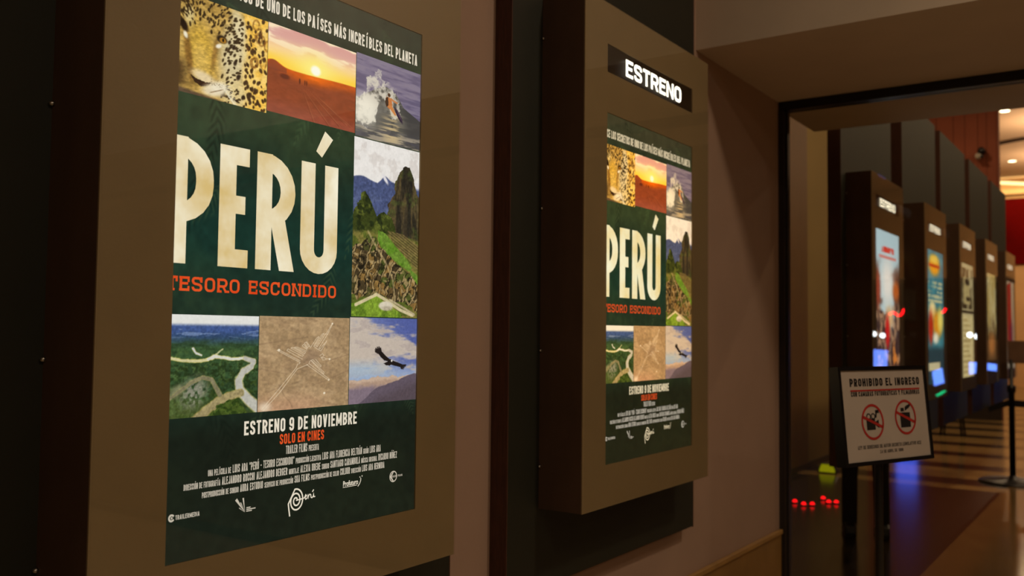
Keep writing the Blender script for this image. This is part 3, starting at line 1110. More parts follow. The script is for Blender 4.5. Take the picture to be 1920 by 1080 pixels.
def pic_mesh(name, fn, u0, u1, v0, v1, x, m, step=0.0010):
    """grid sheet, u along the wall, v up; fn gets A right, B down, both 0..1"""
    nu, nv = max(8, int((u1 - u0) / step)), max(8, int((v1 - v0) / step))
    a, b = np.meshgrid(np.linspace(0, 1, nu), np.linspace(0, 1, nv))
    col = lin(np.clip(fn(a, b), 0, 255))
    co = np.stack([np.full(a.shape, x), u0 + a * (u1 - u0), v1 - b * (v1 - v0)], -1).reshape(-1, 3)
    idx = np.arange(nu * nv).reshape(nv, nu)
    q = np.stack([idx[1:, :-1], idx[1:, 1:], idx[:-1, 1:], idx[:-1, :-1]], -1).reshape(-1, 4)
    me = bpy.data.meshes.new(name)
    me.vertices.add(len(co))
    me.vertices.foreach_set('co', co.ravel())
    me.loops.add(q.size)
    me.loops.foreach_set('vertex_index', q.ravel())
    me.polygons.add(len(q))
    me.polygons.foreach_set('loop_start', np.arange(0, q.size, 4))
    me.update(calc_edges=True)
    at = me.color_attributes.new('Col', 'FLOAT_COLOR', 'POINT')
    at.data.foreach_set('color', np.concatenate([col.reshape(-1, 3), np.ones((len(co), 1))], 1).ravel())
    me.materials.append(m)
    return me


# ------------------------------------------------------------------ the film poster (metres: 0.612 wide, 1.031 high; v measured from the top in mm)
PW, PH = 0.612, 1.031
m_pic = emat('backlit_print', None, 1.06)
m_cream = emat('backlit_parchment_lettering', (216, 188, 124), 1.06, (255, 252, 232), 4.2)
m_white = emat('backlit_white_lettering', (236, 226, 206), 1.0)
m_credit = emat('backlit_credit_lettering', (204, 194, 176), 1.0)
m_ored = emat('backlit_orange_red_lettering', (236, 92, 42), 1.0, (224, 70, 26), 30)


def v(mm):
    return PH - mm / 1000


def build_poster(label):
    t = thing('film_poster', label, 'poster', group='backlit posters of the near wall')
    x = 0.0
    link('sheet', pic_mesh('sheet', pic_foliage, 0, PW, 0, PH, x, m_pic, .0016), t)
    xp, xl = x + 0.0004, x + 0.0008
    tiles = [('jaguar_photo', pic_jaguar, 0, 186, 92, 259), ('sunset_photo', pic_sunset, 187, 411.5, 91, 254), ('surfer_photo', pic_surf, 413, 612, 88, 258),
             ('ruins_photo', pic_ruins, 411, 612, 260, 622), ('river_photo', pic_river, 0, 181, 627, 797), ('desert_lines_photo', pic_lines, 182.5, 407, 626, 797),
             ('condor_photo', pic_condor, 408.5, 612, 624, 797)]
    for n, fn, a, b, c, d in tiles:
        link(n, pic_mesh(n, fn, a / 1000, b / 1000, v(d), v(c), xp, m_pic), t)
    cl = (0.0, PW)
    link('tagline_lettering', flat_mesh('tagline_lettering', text_polys('OCE LOS SECRETOS DE UNO DE LOS PAÍSES MÁS INCREÍBLES DEL PLANETA', -.004, .598, v(72), .024, .17, .14, .30, .62), m_white, xl, cl), t)
    # PERU: four broad letters and a separate slanted accent
    P = []
    H = .211
    for ch, a, b in (('P', -10, 77), ('E', 89, 152), ('R', 169, 259), ('U', 273, 368)):
        for poly in glyph(ch, .150, .030 / H * 1.17, (b - a) / 1000 / H):
            P.append([(a / 1000 + float(p) * H, v(543) + float(q) * H) for p, q in poly])
    P.append([(.309, v(308)), (.324, v(318)), (.352, v(279)), (.331, v(266))])
    link('title_lettering', flat_mesh('title_lettering', P, m_cream, xl, cl), t)
    link('subtitle_lettering', flat_mesh('subtitle_lettering', text_polys('TESORO ESCONDIDO', -.008, .368, v(588), .024, .17, .2, .22, .75, serif=.16), m_ored, xl, cl), t)
    link('release_date_lettering', flat_mesh('release_date_lettering', text_polys('ESTRENO 9 DE NOVIEMBRE', .154, .432, v(836), .0245, .17, .17, .26, .6), m_white, xl), t)
    link('cinema_notice_lettering', flat_mesh('cinema_notice_lettering', text_polys('SOLO EN CINES', .235, .344, v(859), .0185, .17, .15, .28, .6), m_ored, xl), t)
    cr = []
    for s, a, b, base, h in (('TRAILER FILMS {PRESENTA}', .250, .331, 878, .0155), ('{UNA PELÍCULA DE} LUIS ARA "PERÚ - TESORO ESCONDIDO" {PRODUCCIÓN EJECUTIVA} LUIS ARA FLORENCIA BELTRÁN {GUIÓN} LUIS ARA', .081, .503, 898, .0140),
                             ('{DIRECCIÓN DE FOTOGRAFÍA} ALEJANDRO ROCCHI ALEJANDRO BERGER {MONTAJE} ALEXIA UBEDE {SONIDO} SANTIAGO CARAMBULA {MÚSICA ORIGINAL} RICARDO NÚÑEZ', .034, .553, 916, .0135),
                             ('{POSTPRODUCCIÓN DE SONIDO} AURA ESTUDIO {SERVICIO DE PRODUCCIÓN} SKA FILMS {POSTPRODUCCIÓN DE COLOR} COLOUR {DIRECCIÓN} LUIS ARA HERMIDA', .070, .515, 933, .0130)):
        cr += text_polys(s, a, b, v(base), h, .15, .13, .30, .8, .74)
    link('credits_lettering', flat_mesh('credits_lettering', cr, m_credit, xl), t)
    # logos along the foot
    lg = text_polys('TRAILER{MEDIA}', .020, .066, v(961), .0075, .17, .15, .3, .5, 1.0)
    c = [(.0125 + .0045 * math.cos(a), v(957) + .0048 * math.sin(a)) for a in np.linspace(.5, 2 * PI - .5, 22)]
    lg += ribbon(c, .003)
    lg.append([(.0115, v(959.5)), (.0155, v(957)), (.0115, v(954.5))])
    link('logo', flat_mesh('logo', lg, m_credit, xl), t)
    lg = []
    for a, w, l in ((100, 7, .026), (118, 5, .021), (128, 9, .032), (143, 5, .016)):
        p, q = math.radians(a - w / 2), math.radians(a + w / 2)
        lg.append([(.160, v(970)), (.160 + l * math.cos(p), v(970) + l * math.sin(p)), (.160 + l * math.cos(q), v(970) + l * math.sin(q))])
    for k, (wd) in enumerate((.009, .020, .012)):
        lg.append([(.163, v(969 - 3 * (2 - k) - 1.5)), (.163 + wd, v(969 - 3 * (2 - k) - 1.5)), (.163 + wd, v(969 - 3 * (2 - k) + .3)), (.163, v(969 - 3 * (2 - k) + .3))][::-1])
    link('logo', flat_mesh('logo', lg, m_credit, xl), t)
    # spiral P with the joined script letters
    cx, cy = .277, v(966)
    sp = []
    for k in range(70):
        s = k / 69
        a = -.2 + s * 4.62 * PI
        r = .0025 + .0165 * s
        sp.append((cx + r * .95 * math.cos(a), cy + r * 1.12 * math.sin(a)))
    e_ = sp[-1]
    sp = sp + [(cx - .0185, cy - .004), (cx - .0165, cy - .016), (cx - .0145, cy - .027)]
    lg = ribbon(sp, .0029)
    lg += ribbon([(cx, cy), (cx + .018, cy + .0015), (cx + .0225, cy + .003), (cx + .0255, cy + .0055), (cx + .0235, cy + .0075), (cx + .0215, cy + .004), (cx + .0235, cy - .001), (cx + .0275, cy + .0005),
                  (cx + .0295, cy + .007), (cx + .0305, cy - .0005), (cx + .031, cy + .005), (cx + .034, cy + .007), (cx + .0365, cy + .0055), (cx + .0368, cy + .001), (cx + .0395, cy - .0003),
                  (cx + .0425, cy + .0022), (cx + .0435, cy + .0075), (cx + .0437, cy + .001), (cx + .0475, cy + .001)], .0021)
    lg += ribbon([(cx + .040, cy + .0105), (cx + .0435, cy + .0145)], .0022)
    link('logo', flat_mesh('logo', lg, m_white, xl), t)
    # pension-fund mark: bold word with a swoosh and dots
    fc = bpy.data.curves.new('word', 'FONT')
    fc.body = 'Profuturo'
    fc.size = .0135
    fc.offset = .0003
    fo = bpy.data.objects.new('word', fc)
    C.objects.link(fo)
    dg = bpy.context.evaluated_depsgraph_get()
    wm = bpy.data.meshes.new_from_object(fo.evaluated_get(dg))
    wx = max(p.co.x for p in wm.vertices)
    polys = [[(.397 + wm.vertices[i].co.x * .042 / wx, v(956) + wm.vertices[i].co.y * 1.05) for i in p.vertices] for p in wm.polygons]
    bpy.data.objects.remove(fo)
    bpy.data.meshes.remove(wm)
    polys += [[(.397, v(958.6)), (.436, v(958.6)), (.436, v(957.6)), (.397, v(957.6))]]
    polys += ribbon([(.4385, v(961)), (.4435, v(956)), (.4465, v(950)), (.4465, v(945))], .0018)
    polys += [[(.444 + .0012 * math.cos(a), v(943.2) + .0014 * math.sin(a)) for a in np.linspace(0, 2 * PI, 8, endpoint=False)],
              [(.450 + .0013 * math.cos(a), v(941.8) + .0015 * math.sin(a)) for a in np.linspace(0, 2 * PI, 8, endpoint=False)]]
    link('logo', flat_mesh('logo', polys, m_white, xl), t)
    # round mark of the film company
    cx, cy = .543, v(954)
    lg = ribbon([(cx + .0105 * math.cos(a), cy + .0105 * math.sin(a)) for a in np.linspace(0, 2 * PI, 33)], .0022)
    lg.append([(cx - .0105, cy), (cx - .001, cy + .010), (cx + .0015, cy + .0095), (cx - .0055, cy)])
    lg.append([(cx - .0105, cy), (cx - .0055, cy), (cx + .0015, cy - .0095), (cx - .001, cy - .010)])
    lg += text_polys('TRAILER', cx - .0085, cx + .0095, cy - .002, .0042, .2, .17)
    lg += text_polys('FILMS', cx + .0145, cx + .0285, cy - .002, .0042, .2, .17)
    link('logo', flat_mesh('logo', lg, m_credit, xl), t)
    return t


# ------------------------------------------------------------------ light boxes
m_house = mat('dark_brown_housing', (86, 64, 48), 0.5, 0.12, 14, 0.15, 160, stretch=(1, 1, .4))
m_mask = mat('grey_brown_mask_board', (150, 130, 94), 0.55, 0.05, 6, 0.1, 200)
m_plate = mat('black_title_plate', (16, 13, 10), 0.35, 0.2, 20)
m_letter = emat('backlit_title_letters', (255, 248, 228), 3.2)
m_screw = mat('bright_screw', (170, 165, 155), 0.3, 0.05, 20, metal=1)
m_boxglass = glassmat('lightbox_glass', (0.985, 0.98, 0.965), 1.42)
DEP = 0.148


def rect_frame(mb, x0, x1, W_, H_, holes):
    """plate W x H with rectangular holes stacked vertically that share u0, u1: (u0,u1,[(v0,v1),...])"""
    u0, u1, hs = holes
    mb.box(x0, x1, 0, u0, 0, H_)
    mb.box(x0, x1, u1, W_, 0, H_)
    z = 0
    for a, b in sorted(hs):
        mb.box(x0, x1, u0, u1, z, a)
        z = b
    mb.box(x0, x1, u0, u1, z, H_)


def build_lightbox(W_, H_, u0, u1, pv, sv, label, group):
    t = thing('poster_lightbox', label, 'light box', group=group)
    mb = MB()
    th = .012
    mb.box(0, th, 0, W_, 0, H_)
    mb.box(th, DEP - .008, 0, th, 0, H_).box(th, DEP - .008, W_ - th, W_, 0, H_)
    mb.box(th, DEP - .008, th, W_ - th, 0, th).box(th, DEP - .008, th, W_ - th, H_ - th, H_)
    obj('housing', mb, m_house, t)
    mb = MB()
    rect_frame(mb, DEP - .008, DEP - .0045, W_, H_, (u0, u1, [pv, sv]))
    obj('mask_board', mb, m_mask, t)
    pl = obj('title_plate', MB().box(DEP - .012, DEP - .0085, u0 - .004, u1 + .004, sv[0] - .004, sv[1] + .004), m_plate, t)
    hh = sv[1] - sv[0]
    w0 = u0 + (u1 - u0) * .20
    w1 = u0 + (u1 - u0) * .86
    link('title_lettering', flat_mesh('title_lettering', text_polys('ESTRENO', w0, w1, sv[0] + hh * .19, hh * .62, .19, .25, .14), m_letter, DEP - .0083), pl)
    obj('glass_cover', MB().box(DEP - .004, DEP, .001, W_ - .001, .001, H_ - .001), m_boxglass, t)
    for z in (.12, .45, .86, H_ - .12):
        obj('mounting_screw', MB().lathe([(0.0, -.008), (.003, -.007), (.0045, -.003), (.0045, 0)], (0.004, 0, z), 10, axis='y'), m_screw, t, smooth=True)
    return t


ZB = 1.53 - .5007
W1, H1 = 0.876, 1.478
U0, U1 = .1315, .741
PV = (.1206, 1.1515)
SV = (.7712 + .5007, .8556 + .5007)
lb1 = build_lightbox(W1, H1, U0, U1, PV, SV, 'large lit poster box nearest the camera, showing only its lower part', 'near light boxes')
lb1.location = (.056, .780, ZB)
lb2 = copy_tree(lb1)
lb2.location = (.056, 2.226, ZB)
lb2['label'] = 'lit poster box with a glowing ESTRENO plate above its PERÚ poster'
po1 = build_poster('nearest PERÚ film poster, largest in view, glowing in its box')
po1.location = (.056 + DEP - .0095, .780 + U0, ZB + PV[0])
po2 = copy_tree(po1)
po2.location = (.056 + DEP - .0095, 2.226 + U0, ZB + PV[0])
po2['label'] = 'smaller PERÚ film poster under the ESTRENO plate'

# the second poster's prints glow warmer and stronger
WARMER = {'backlit_print': emat('backlit_print_warm', None, 1.0, tint=(1.62, 1.28, .88)),
          'backlit_parchment_lettering': emat('backlit_parchment_warm', (246, 216, 140), 1.15, (255, 250, 214), 6),
          'backlit_white_lettering': emat('backlit_white_warm', (244, 224, 184), 1.1)}
for ch in po2.children:
    k = ch.data.materials[0].name
    if k in WARMER:
        ch.material_slots[0].link = 'OBJECT'
        ch.material_slots[0].material = WARMER[k]

# ------------------------------------------------------------------ wall panels behind the boxes
m_panel = mat('dark_green_panel_laminate', (34, 34, 22), 0.6, 0.08, 8, 0.1, 120)
m_panelf = mat('grey_green_panel_laminate', (42, 47, 35), 0.6, 0.08, 8, 0.1, 120)
m_edge = mat('raw_brown_panel_edge', (76, 42, 26), 0.7, 0.3, 20, 0.5, 120, stretch=(8, 8, .7))
m_rod = mat('dark_steel_rod', (30, 26, 24), 0.4, metal=.8)


def build_panel(label, group, th=.056, rods=False):
    t = thing('wall_panel', label, 'wall panel', group=group)
    obj('panel_face', MB().box(th - .006, th, .004, 1.236, .004, 2.486), m_panelf if rods else m_panel, t)
    obj('panel_edge', MB().box(0, th - .006, 0, 1.24, 0, 2.49).box(th - .006, th, 0, .004, 0, 2.49).box(th - .006, th, 1.236, 1.24, 0, 2.49), m_edge, t)
    if rods:
        for y in (.2, 1.04):
            obj('suspension_rod', MB().lathe([(.002, 2.49), (.002, 5.74)], (.012, y, 0), 10), m_rod, t, smooth=True)
    return t


p1 = build_panel('dark green panel on the wall behind the nearest poster box', 'panels on the near wall')
p1.location = (0, .585, .80)
p2 = copy_tree(p1)
p2.location = (0, 2.0676, .80)
p2['label'] = 'dark green panel with a brown edge behind the poster box with the ESTRENO plate'
far_panels = [5.364, 6.942, 8.403, 9.907, 11.40]
pnames = ['first grey-green hanging panel past the glass, behind the biggest of the far boxes', 'second hanging panel past the glass, behind the box of the blue poster',
          'third hanging panel past the glass, behind the box of the cream poster', 'fourth hanging panel past the glass, behind the box of the brown poster',
          'last hanging panel of the row, behind the box of the red poster']
fp = None
for y, nm in zip(far_panels, pnames):
    if fp is None:
        fp = build_panel(nm, 'hanging panels past the glass', .075, True)
        o = fp
    else:
        o = copy_tree(fp)
        o['label'] = nm
    o.location = (-.019, y, .79)


# ------------------------------------------------------------------ far boxes and their own posters
def far_art(kind):
    def fn(A, B):
        n = fbm(A, B * 1.7, 6, seed=70 + kind)
        n2 = fbm(A, B * 1.7, 11, seed=80 + kind)
        if kind == 0:
            img = np.zeros(A.shape + (3,)) + np.array((176, 206, 224))
            img = over(img, (86, 56, 48), sst(np.abs(A - .5) * 2 + (n - .5) * 1.4 + B, .75, 1.1) * sst(B, .15, .28))
            img = over(img, (240, 236, 236), ell(A, B, .5, .32, .24, .14, 0, .9))
            img = over(img, (64, 46, 46), sst(B + (n - .5) * .5, .46, .6) * .9)
            img = over(img, (190, 150, 120), sst(n2, .5, .58) * sst(B, .4, .5) * .8)
            img = over(img, (226, 190, 140), ell(A, B, .55, .53, .14, .06, 0, .7))
            img = over(img, (200, 34, 34), ell(A, B, .48, .62, .09, .10, 0, .5))
            img = over(img, (190, 96, 40), ell(A, B, .86, .36, .14, .06, 0, .6))
            img = over(img, (150, 66, 46), ell(A, B, .1, .36, .1, .1, 0, .6))
            img = over(img, (206, 60, 50), (np.abs(B - .115) < .02) * (np.abs(A - .52) < .26) * sst(n2, .3, .5))
            img = over(img, (206, 130, 130), (np.abs(B - .16) < .008) * (np.abs(A - .52) < .36) * 1.)
            img = over(img, (214, 130, 60), ell(A, B, .78, .80, .14, .10, 0, .6) * sst(n2, .4, .6))
        elif kind == 1:
            img = np.zeros(A.shape + (3,)) + np.array((64, 128, 148))
            img = over(img, (96, 168, 180), sst(n, .5, .65) * .6)
            img = over(img, (255, 170, 30), ell(A, B, .45, .11, .33, .075, 0, .4))
            img = over(img, (200, 62, 20), (np.abs(B - .115) < .014) * ell(A, B, .45, .11, .33, .08, 0, .3))
            img = over(img, (255, 214, 90), ell(A, B, .45, .065, .26, .03, 0, .5))
            for k in range(5):
                img = over(img, (206, 206, 166), (np.abs(B - .24 - .035 * k) < .010) * (np.abs(A - .5) < .42) * sst(n2, .35, .5))
            img = over(img, (255, 232, 170), ell(A, B, .3, .45, .2, .07, 0, .5))
            img = over(img, (240, 160, 40), ell(A, B, .62, .55, .3, .10, 0, .5))
            img = over(img, (196, 50, 24), ell(A, B, .2, .58, .14, .12, 0, .5))
            img = over(img, (255, 236, 120), ell(A, B, .8, .52, .16, .09, 0, .6))
            img = over(img, (255, 250, 230), ell(A, B, .5, .66, .16, .04, 0, .6))
            img = over(img, (50, 70, 80), sst(B, .70, .76))
            img = over(img, (216, 206, 170), (np.abs(B - .87) < .03) * (np.abs(A - .4) < .34) * 1.)
        elif kind == 2:
            img = np.zeros(A.shape + (3,)) + np.array((206, 190, 146))
            img = over(img, (74, 56, 36), ((np.abs(A - .5) < .42) & (np.abs(B - .22) < .18)) * 1. * sst(n, .3, .5))
            img = over(img, (196, 176, 124), ((np.abs(A - .45) < .26) & (np.abs(B - .24) < .12)) * 1.)
            img = over(img, (60, 44, 30), ell(A, B, .5, .16, .2, .03, 0, .4) + ell(A, B, .55, .31, .16, .02, 0, .4))
            img = over(img, (60, 40, 26), (np.abs(B - .425) < .014) * 1.)
            img = over(img, (232, 214, 160), sst(B, .45, .47))
            for k in range(11):
                img = over(img, (186, 160, 108), (np.abs(B - .5 - .045 * k) < .010) * (A > .12) * (A < .5 + .3 * ((k * 37) % 10) / 10) * .8)
        elif kind == 3:
            img = np.zeros(A.shape + (3,)) + np.array((206, 178, 110))
            img = over(img, (226, 210, 160), sst(n, .45, .6))
            img = over(img, (96, 66, 40), sst(B + (n2 - .5) * .4, .45, .62) * .9)
            img = over(img, (200, 130, 70), ell(A, B, .5, .72, .35, .10, 0, .7))
            img = over(img, (30, 26, 26), sst(B, .86, .9))
        else:
            img = np.zeros(A.shape + (3,)) + np.array((206, 180, 150))
            img = over(img, (176, 26, 22), inpoly(A, B, [(.1, .05), (.6, .0), (.75, .7), (.1, .72)]))
            img = over(img, (120, 30, 70), ell(A, B, .6, .6, .2, .14, 0, .6))
            img = over(img, (236, 222, 206), sst(B, .74, .78))
            img = over(img, (206, 190, 170), sst(n2, .5, .6) * sst(B, .78, .8))
        return img
    return fn


FW, FH = .80, 1.40
FZ = 1.53 - .45
far_boxes = [5.468, 6.962, 8.393, 9.836, 11.33]
blab = ['biggest of the five lit poster boxes past the glass, mostly above the prohibition sign', 'second lit poster box past the glass, with the blue poster',
        'third lit poster box past the glass, with the cream poster', 'fourth lit poster box past the glass, with the brown poster', 'farthest lit poster box, with the red poster, at the right end of the row']
plab = ['pale blue poster with dark crowded figures in the first box past the glass', 'blue and yellow poster in the second box past the glass',
        'cream poster with a dark upper picture in the third box past the glass', 'yellow-brown poster in the fourth box past the glass', 'red and white poster in the farthest box of the row']
fb = None
fu0, fu1, fpv, fsv = .095, .69, (.112, 1.08), (1.205, 1.283)
m_fpic = emat('backlit_far_print', None, 1.75)
for i, y in enumerate(far_boxes):
    if fb is None:
        fb = build_lightbox(FW, FH, fu0, fu1, fpv, fsv, blab[0], 'lit poster boxes past the glass')
        o = fb
    else:
        o = copy_tree(fb)
        o['label'] = blab[i]
    o.location = (.056, y, FZ)
    me = pic_mesh('film_poster', far_art(i), -.004, fu1 - fu0 + .004, -.004, fpv[1] - fpv[0] + .004, 0, m_fpic, .006)
    p = link('film_poster', me, None, (.056 + DEP - .0095, y + fu0, FZ + fpv[0]))
    tag(p, plab[i], 'poster', 'posters past the glass')

# ------------------------------------------------------------------ the prohibition sign on its post
m_signw = mat('matt_white_sign_board', (178, 164, 150), 0.6, 0.04, 8)
m_ink = mat('black_sign_ink', (22, 18, 17), 0.6, 0.1, 30)
m_redink = mat('red_sign_ink', (168, 34, 24), 0.6, 0.1, 30)
m_frame = mat('black_plastic_frame', (14, 12, 12), 0.4, 0.2, 20)
SW, SH = .42, .275
sg = thing('prohibition_sign_stand', 'white no-photography sign in a black frame on a thin black post', 'sign', (.8184, 3.0393, 0))
ya, pb_ = 1.1864, -0.0984
rdir = Vector((math.cos(ya), math.sin(ya), 0))
ddir = Vector((0, 0, -1))
ndir = rdir.cross(ddir)
ddir = ddir * math.cos(pb_) + ndir * math.sin(pb_)
udir = -ddir
ndir = rdir.cross(udir)                                 # away from the front face is -ndir
front = ndir if ndir.dot(Vector((1.504, 0, 1.53)) - Vector((.8184, 3.0393, 1.288))) > 0 else -ndir
M = Matrix((front, rdir, udir)).transposed().to_4x4()     # local x = out of the face, y = right, z = up
M.translation = Vector((0, 0, 1.2879))


def signpart(name, me, parent=sg, lvl=True):
    o = link(name, me, parent)
    if lvl:
        o.matrix_local = M
    return o


mb = MB()
b_ = .012
mb.box(-.030, -.006, -SW / 2 - b_, SW / 2 + b_, -SH / 2 - b_, SH / 2 + b_)
mb.box(-.006, .004, -SW / 2 - b_, -SW / 2, -SH / 2 - b_, SH / 2 + b_).box(-.006, .004, SW / 2, SW / 2 + b_, -SH / 2 - b_, SH / 2 + b_)
mb.box(-.006, .004, -SW / 2, SW / 2, -SH / 2 - b_, -SH / 2).box(-.006, .004, -SW / 2, SW / 2, SH / 2, SH / 2 + b_)
signpart('sign_frame', mb.mesh('sign_frame', m_frame))
board = signpart('sign_board', MB().box(-.006, 0, -SW / 2, SW / 2, -SH / 2, SH / 2).mesh('sign_board', m_signw))


def sp_(x, y):          # zoomed photo coordinates of the face -> local metres
    return ((x - .5) * SW, (.5 - y) * SH)


txt = []
for s, a, b, base, h, t_, tv_ in (('PROHIBIDO EL INGRESO', .10, .94, .178, .078, .23, .30), ('CON CÁMARAS FOTOGRÁFICAS Y FILMADORAS', .105, .93, .288, .046, .22, .22),
                                  ('LEY DE DERECHOS DE AUTOR DECRETO LEGISLATIVO 822', .13, .89, .865, .034, .17, .16), ('24 DE ABRIL DE 1996', .38, .66, .925, .030, .17, .16)):
    txt += text_polys(s, (a - .5) * SW, (b - .5) * SW, (.5 - base) * SH, h * SH * 1.15, t_, tv_, .28, .7)
o = link('sign_lettering', flat_mesh('sign_lettering', txt, m_ink, .0006), board)
cam_art = []
# film camera: body, reels, lens hood
cx, cy = sp_(.325, .575)
R_ = .047
cam_art += [[(cx - .030, cy - .024), (cx + .012, cy - .024), (cx + .012, cy + .010), (cx - .030, cy + .010)],
            [(cx + .012, cy - .010), (cx + .030, cy - .020), (cx + .030, cy + .006), (cx + .012, cy)],
            [(cx + .012, cy + .012), (cx + .020, cy + .012), (cx + .026, cy + .034), (cx + .020, cy + .034)],
            [(cx + .016, cy + .026), (cx + .034, cy + .026), (cx + .034, cy + .036), (cx + .016, cy + .036)]]
for k in (-.018, .004):
    cam_art += ribbon([(cx + k + .009 * math.cos(a), cy + .017 + .008 * math.sin(a)) for a in np.linspace(0, 2 * PI, 17)], .004)
link('camera_pictogram', flat_mesh('camera_pictogram', cam_art, m_ink, .0006), board)
cam_art = []
k_ = 1.22
# stills camera
qx, qy = sp_(.725, .545)
cam_art += [[(qx - .022, qy - .026), (qx + .020, qy - .026), (qx + .020, qy + .012), (qx - .022, qy + .012)],
            [(qx - .018, qy + .015), (qx - .004, qy + .015), (qx - .004, qy + .024), (qx - .018, qy + .024)],
            [(qx + .000, qy + .015), (qx + .012, qy + .022), (qx + .012, qy + .032), (qx, qy + .026)],
            [(qx + .012, qy + .020), (qx + .024, qy + .028), (qx + .024, qy + .036), (qx + .012, qy + .030)]]
cam_art = [[(qx + (a - qx) * k_, qy + (b - qy) * k_) for a, b in p] for p in cam_art]
link('camera_pictogram', flat_mesh('camera_pictogram', cam_art, m_ink, .0006), board)
red = [[sp_(.10, .232), sp_(.935, .232), sp_(.935, .215), sp_(.10, .215)]]
for c in ((cx, cy), (qx, qy)):
    rr = .051
    red += ribbon([(c[0] + rr * math.cos(a), c[1] + rr * math.sin(a)) for a in np.linspace(0, 2 * PI, 49)], .0075)
    red += ribbon([(c[0] - rr * .94, c[1] + rr * .35), (c[0] + rr * .94, c[1] - rr * .35)], .0085)
link('prohibition_mark', flat_mesh('prohibition_mark', red, m_redink, .0010), board)
bk = M @ Vector((-.030, 0, 0))
obj('post', MB().lathe([(.0125, 0.02), (.0125, 1.16), (.010, 1.19)], (bk.x, bk.y, 0), 20), m_black, sg, smooth=True)
obj('base', MB().lathe([(0, 0), (.17, 0), (.17, .008), (.15, .018), (.03, .026), (.02, .05), (.013, .05)], (bk.x, bk.y, 0), 40), m_black, sg, smooth=True)

# ------------------------------------------------------------------ far stanchion with plate and belt
st = thing('belt_stanchion', 'black stanchion with a small plate on top, standing on the far floor at right', 'stanchion', (.262, 11.1, 0))
obj('base', MB().lathe([(0, 0), (.33, 0), (.33, .012), (.30, .03), (.05, .045), (.03, .08), (.0, .08)], seg=40), m_black, st, smooth=True)
obj('post', MB().lathe([(.03, .06), (.03, .95), (.042, .95), (.042, 1.02), (.02, 1.03), (.02, 1.30)], seg=24), m_black, st, smooth=True)
obj('sign_plate', MB().box(-.03, .27, -.012, .012, 1.26, 1.50), mat('dull_small_plate', (128, 98, 78), .5), st, bevel=.003)
obj('belt', MB().prism([(-.22, .73), (-.04, .80), (.04, .80), (1.6, .73), (1.6, .80), (.04, .87), (-.04, .87), (-.22, .79)], 'y', -.004, .004), mat('black_webbing', (12, 10, 12), .8), st)

# ------------------------------------------------------------------ security camera on the orange wall
m_cam_w = mat('pale_plastic', (186, 176, 160), .4)
ct = thing('security_camera', 'small white and black security camera high on the burnt orange wall', 'camera', (-1.07, 19.2, 4.96))
obj('mount', MB().lathe([(0, 0), (.09, 0), (.09, -.03), (.05, -.06), (.03, -.16), (0, -.16)], (-.1, 0, -.03), 20, axis='y'), m_cam_w, ct, smooth=True)
obj('camera_body', MB().lathe([(0, -.10), (.07, -.10), (.09, -.14), (.09, -.36), (.08, -.38), (0, -.38)], (-.06, 0, -.06), 20, axis='y'), m_cam_w, ct, smooth=True)
obj('sun_hood', MB().lathe([(0, -.10), (.10, -.10), (.105, -.40), (0, -.40)], (.02, 0, .09), 20, axis='y'), m_frame, ct, smooth=True)
ct.scale = (.62, .62, .62)
obj('lens', MB().lathe([(0, -.385), (.055, -.385), (.045, -.41), (0, -.415)], (.03, 0, -.10), 20, axis='y'), m_frame, ct, smooth=True)

# ------------------------------------------------------------------ blue information screen standing before the orange wall
sc_ = thing('information_screen', 'blue lit standing screen before the orange wall, seen as a blue streak in the floor', 'screen', (-2.4, 18.9, 0))
obj('stand', MB().box(-.05, .05, -.02, .02, .02, .85).box(-.25, .25, -.18, .18, 0, .02), m_black, sc_, bevel=.004)
obj('bezel', MB().box(-.26, .26, -.03, .03, .82, 1.24), m_black, sc_, bevel=.004)
obj('display', MB().box(-.19, .19, -.034, -.03, .86, 1.20), emat('blue_display', (70, 100, 255), 4), sc_)

# a tall stool far behind the panels
so = thing('bar_stool', 'dark stool whose legs show below the hanging panels', 'stool', (-1.1, 15.9, 0))
obj('seat', MB().lathe([(0, .62), (.16, .62), (.17, .65), (.15, .68), (0, .68)], seg=24), m_house, so, smooth=True)
for sx in (-1, 1):
    for sy in (-1, 1):
        obj('leg', MB().tube([(sx * .15, sy * .15, 0), (sx * .10, sy * .10, .63)], .018, 8), m_black, so, smooth=True)

# bowl uplights added out of view to brighten the hall ceiling
ub = None
for x, y, pw in ((-.05, 24.0, 78), (-.2, 28.6, 84)):
    if ub is None:
        ub = thing('added_uplight', 'bowl uplight added to brighten the hall ceiling, outside the picture', 'ceiling light', group='added hall uplights')
        obj('bowl', MB().lathe([(.0, 0), (.16, .02), (.26, .10), (.28, .16), (.26, .16), (.15, .05), (0, .04)], seg=28), m_cam_w, ub, smooth=True)
        obj('hanging_rod', MB().lathe([(.008, .04), (.008, 1.63)], seg=10), m_rod, ub, smooth=True)
        o = ub
    else:
        o = copy_tree(ub)
    o.location = (x, y, 4.90)
    lamp('added_uplight_lamp', (x, y, 5.08), pw, WARM, .4, rot=(PI, 0, 0))

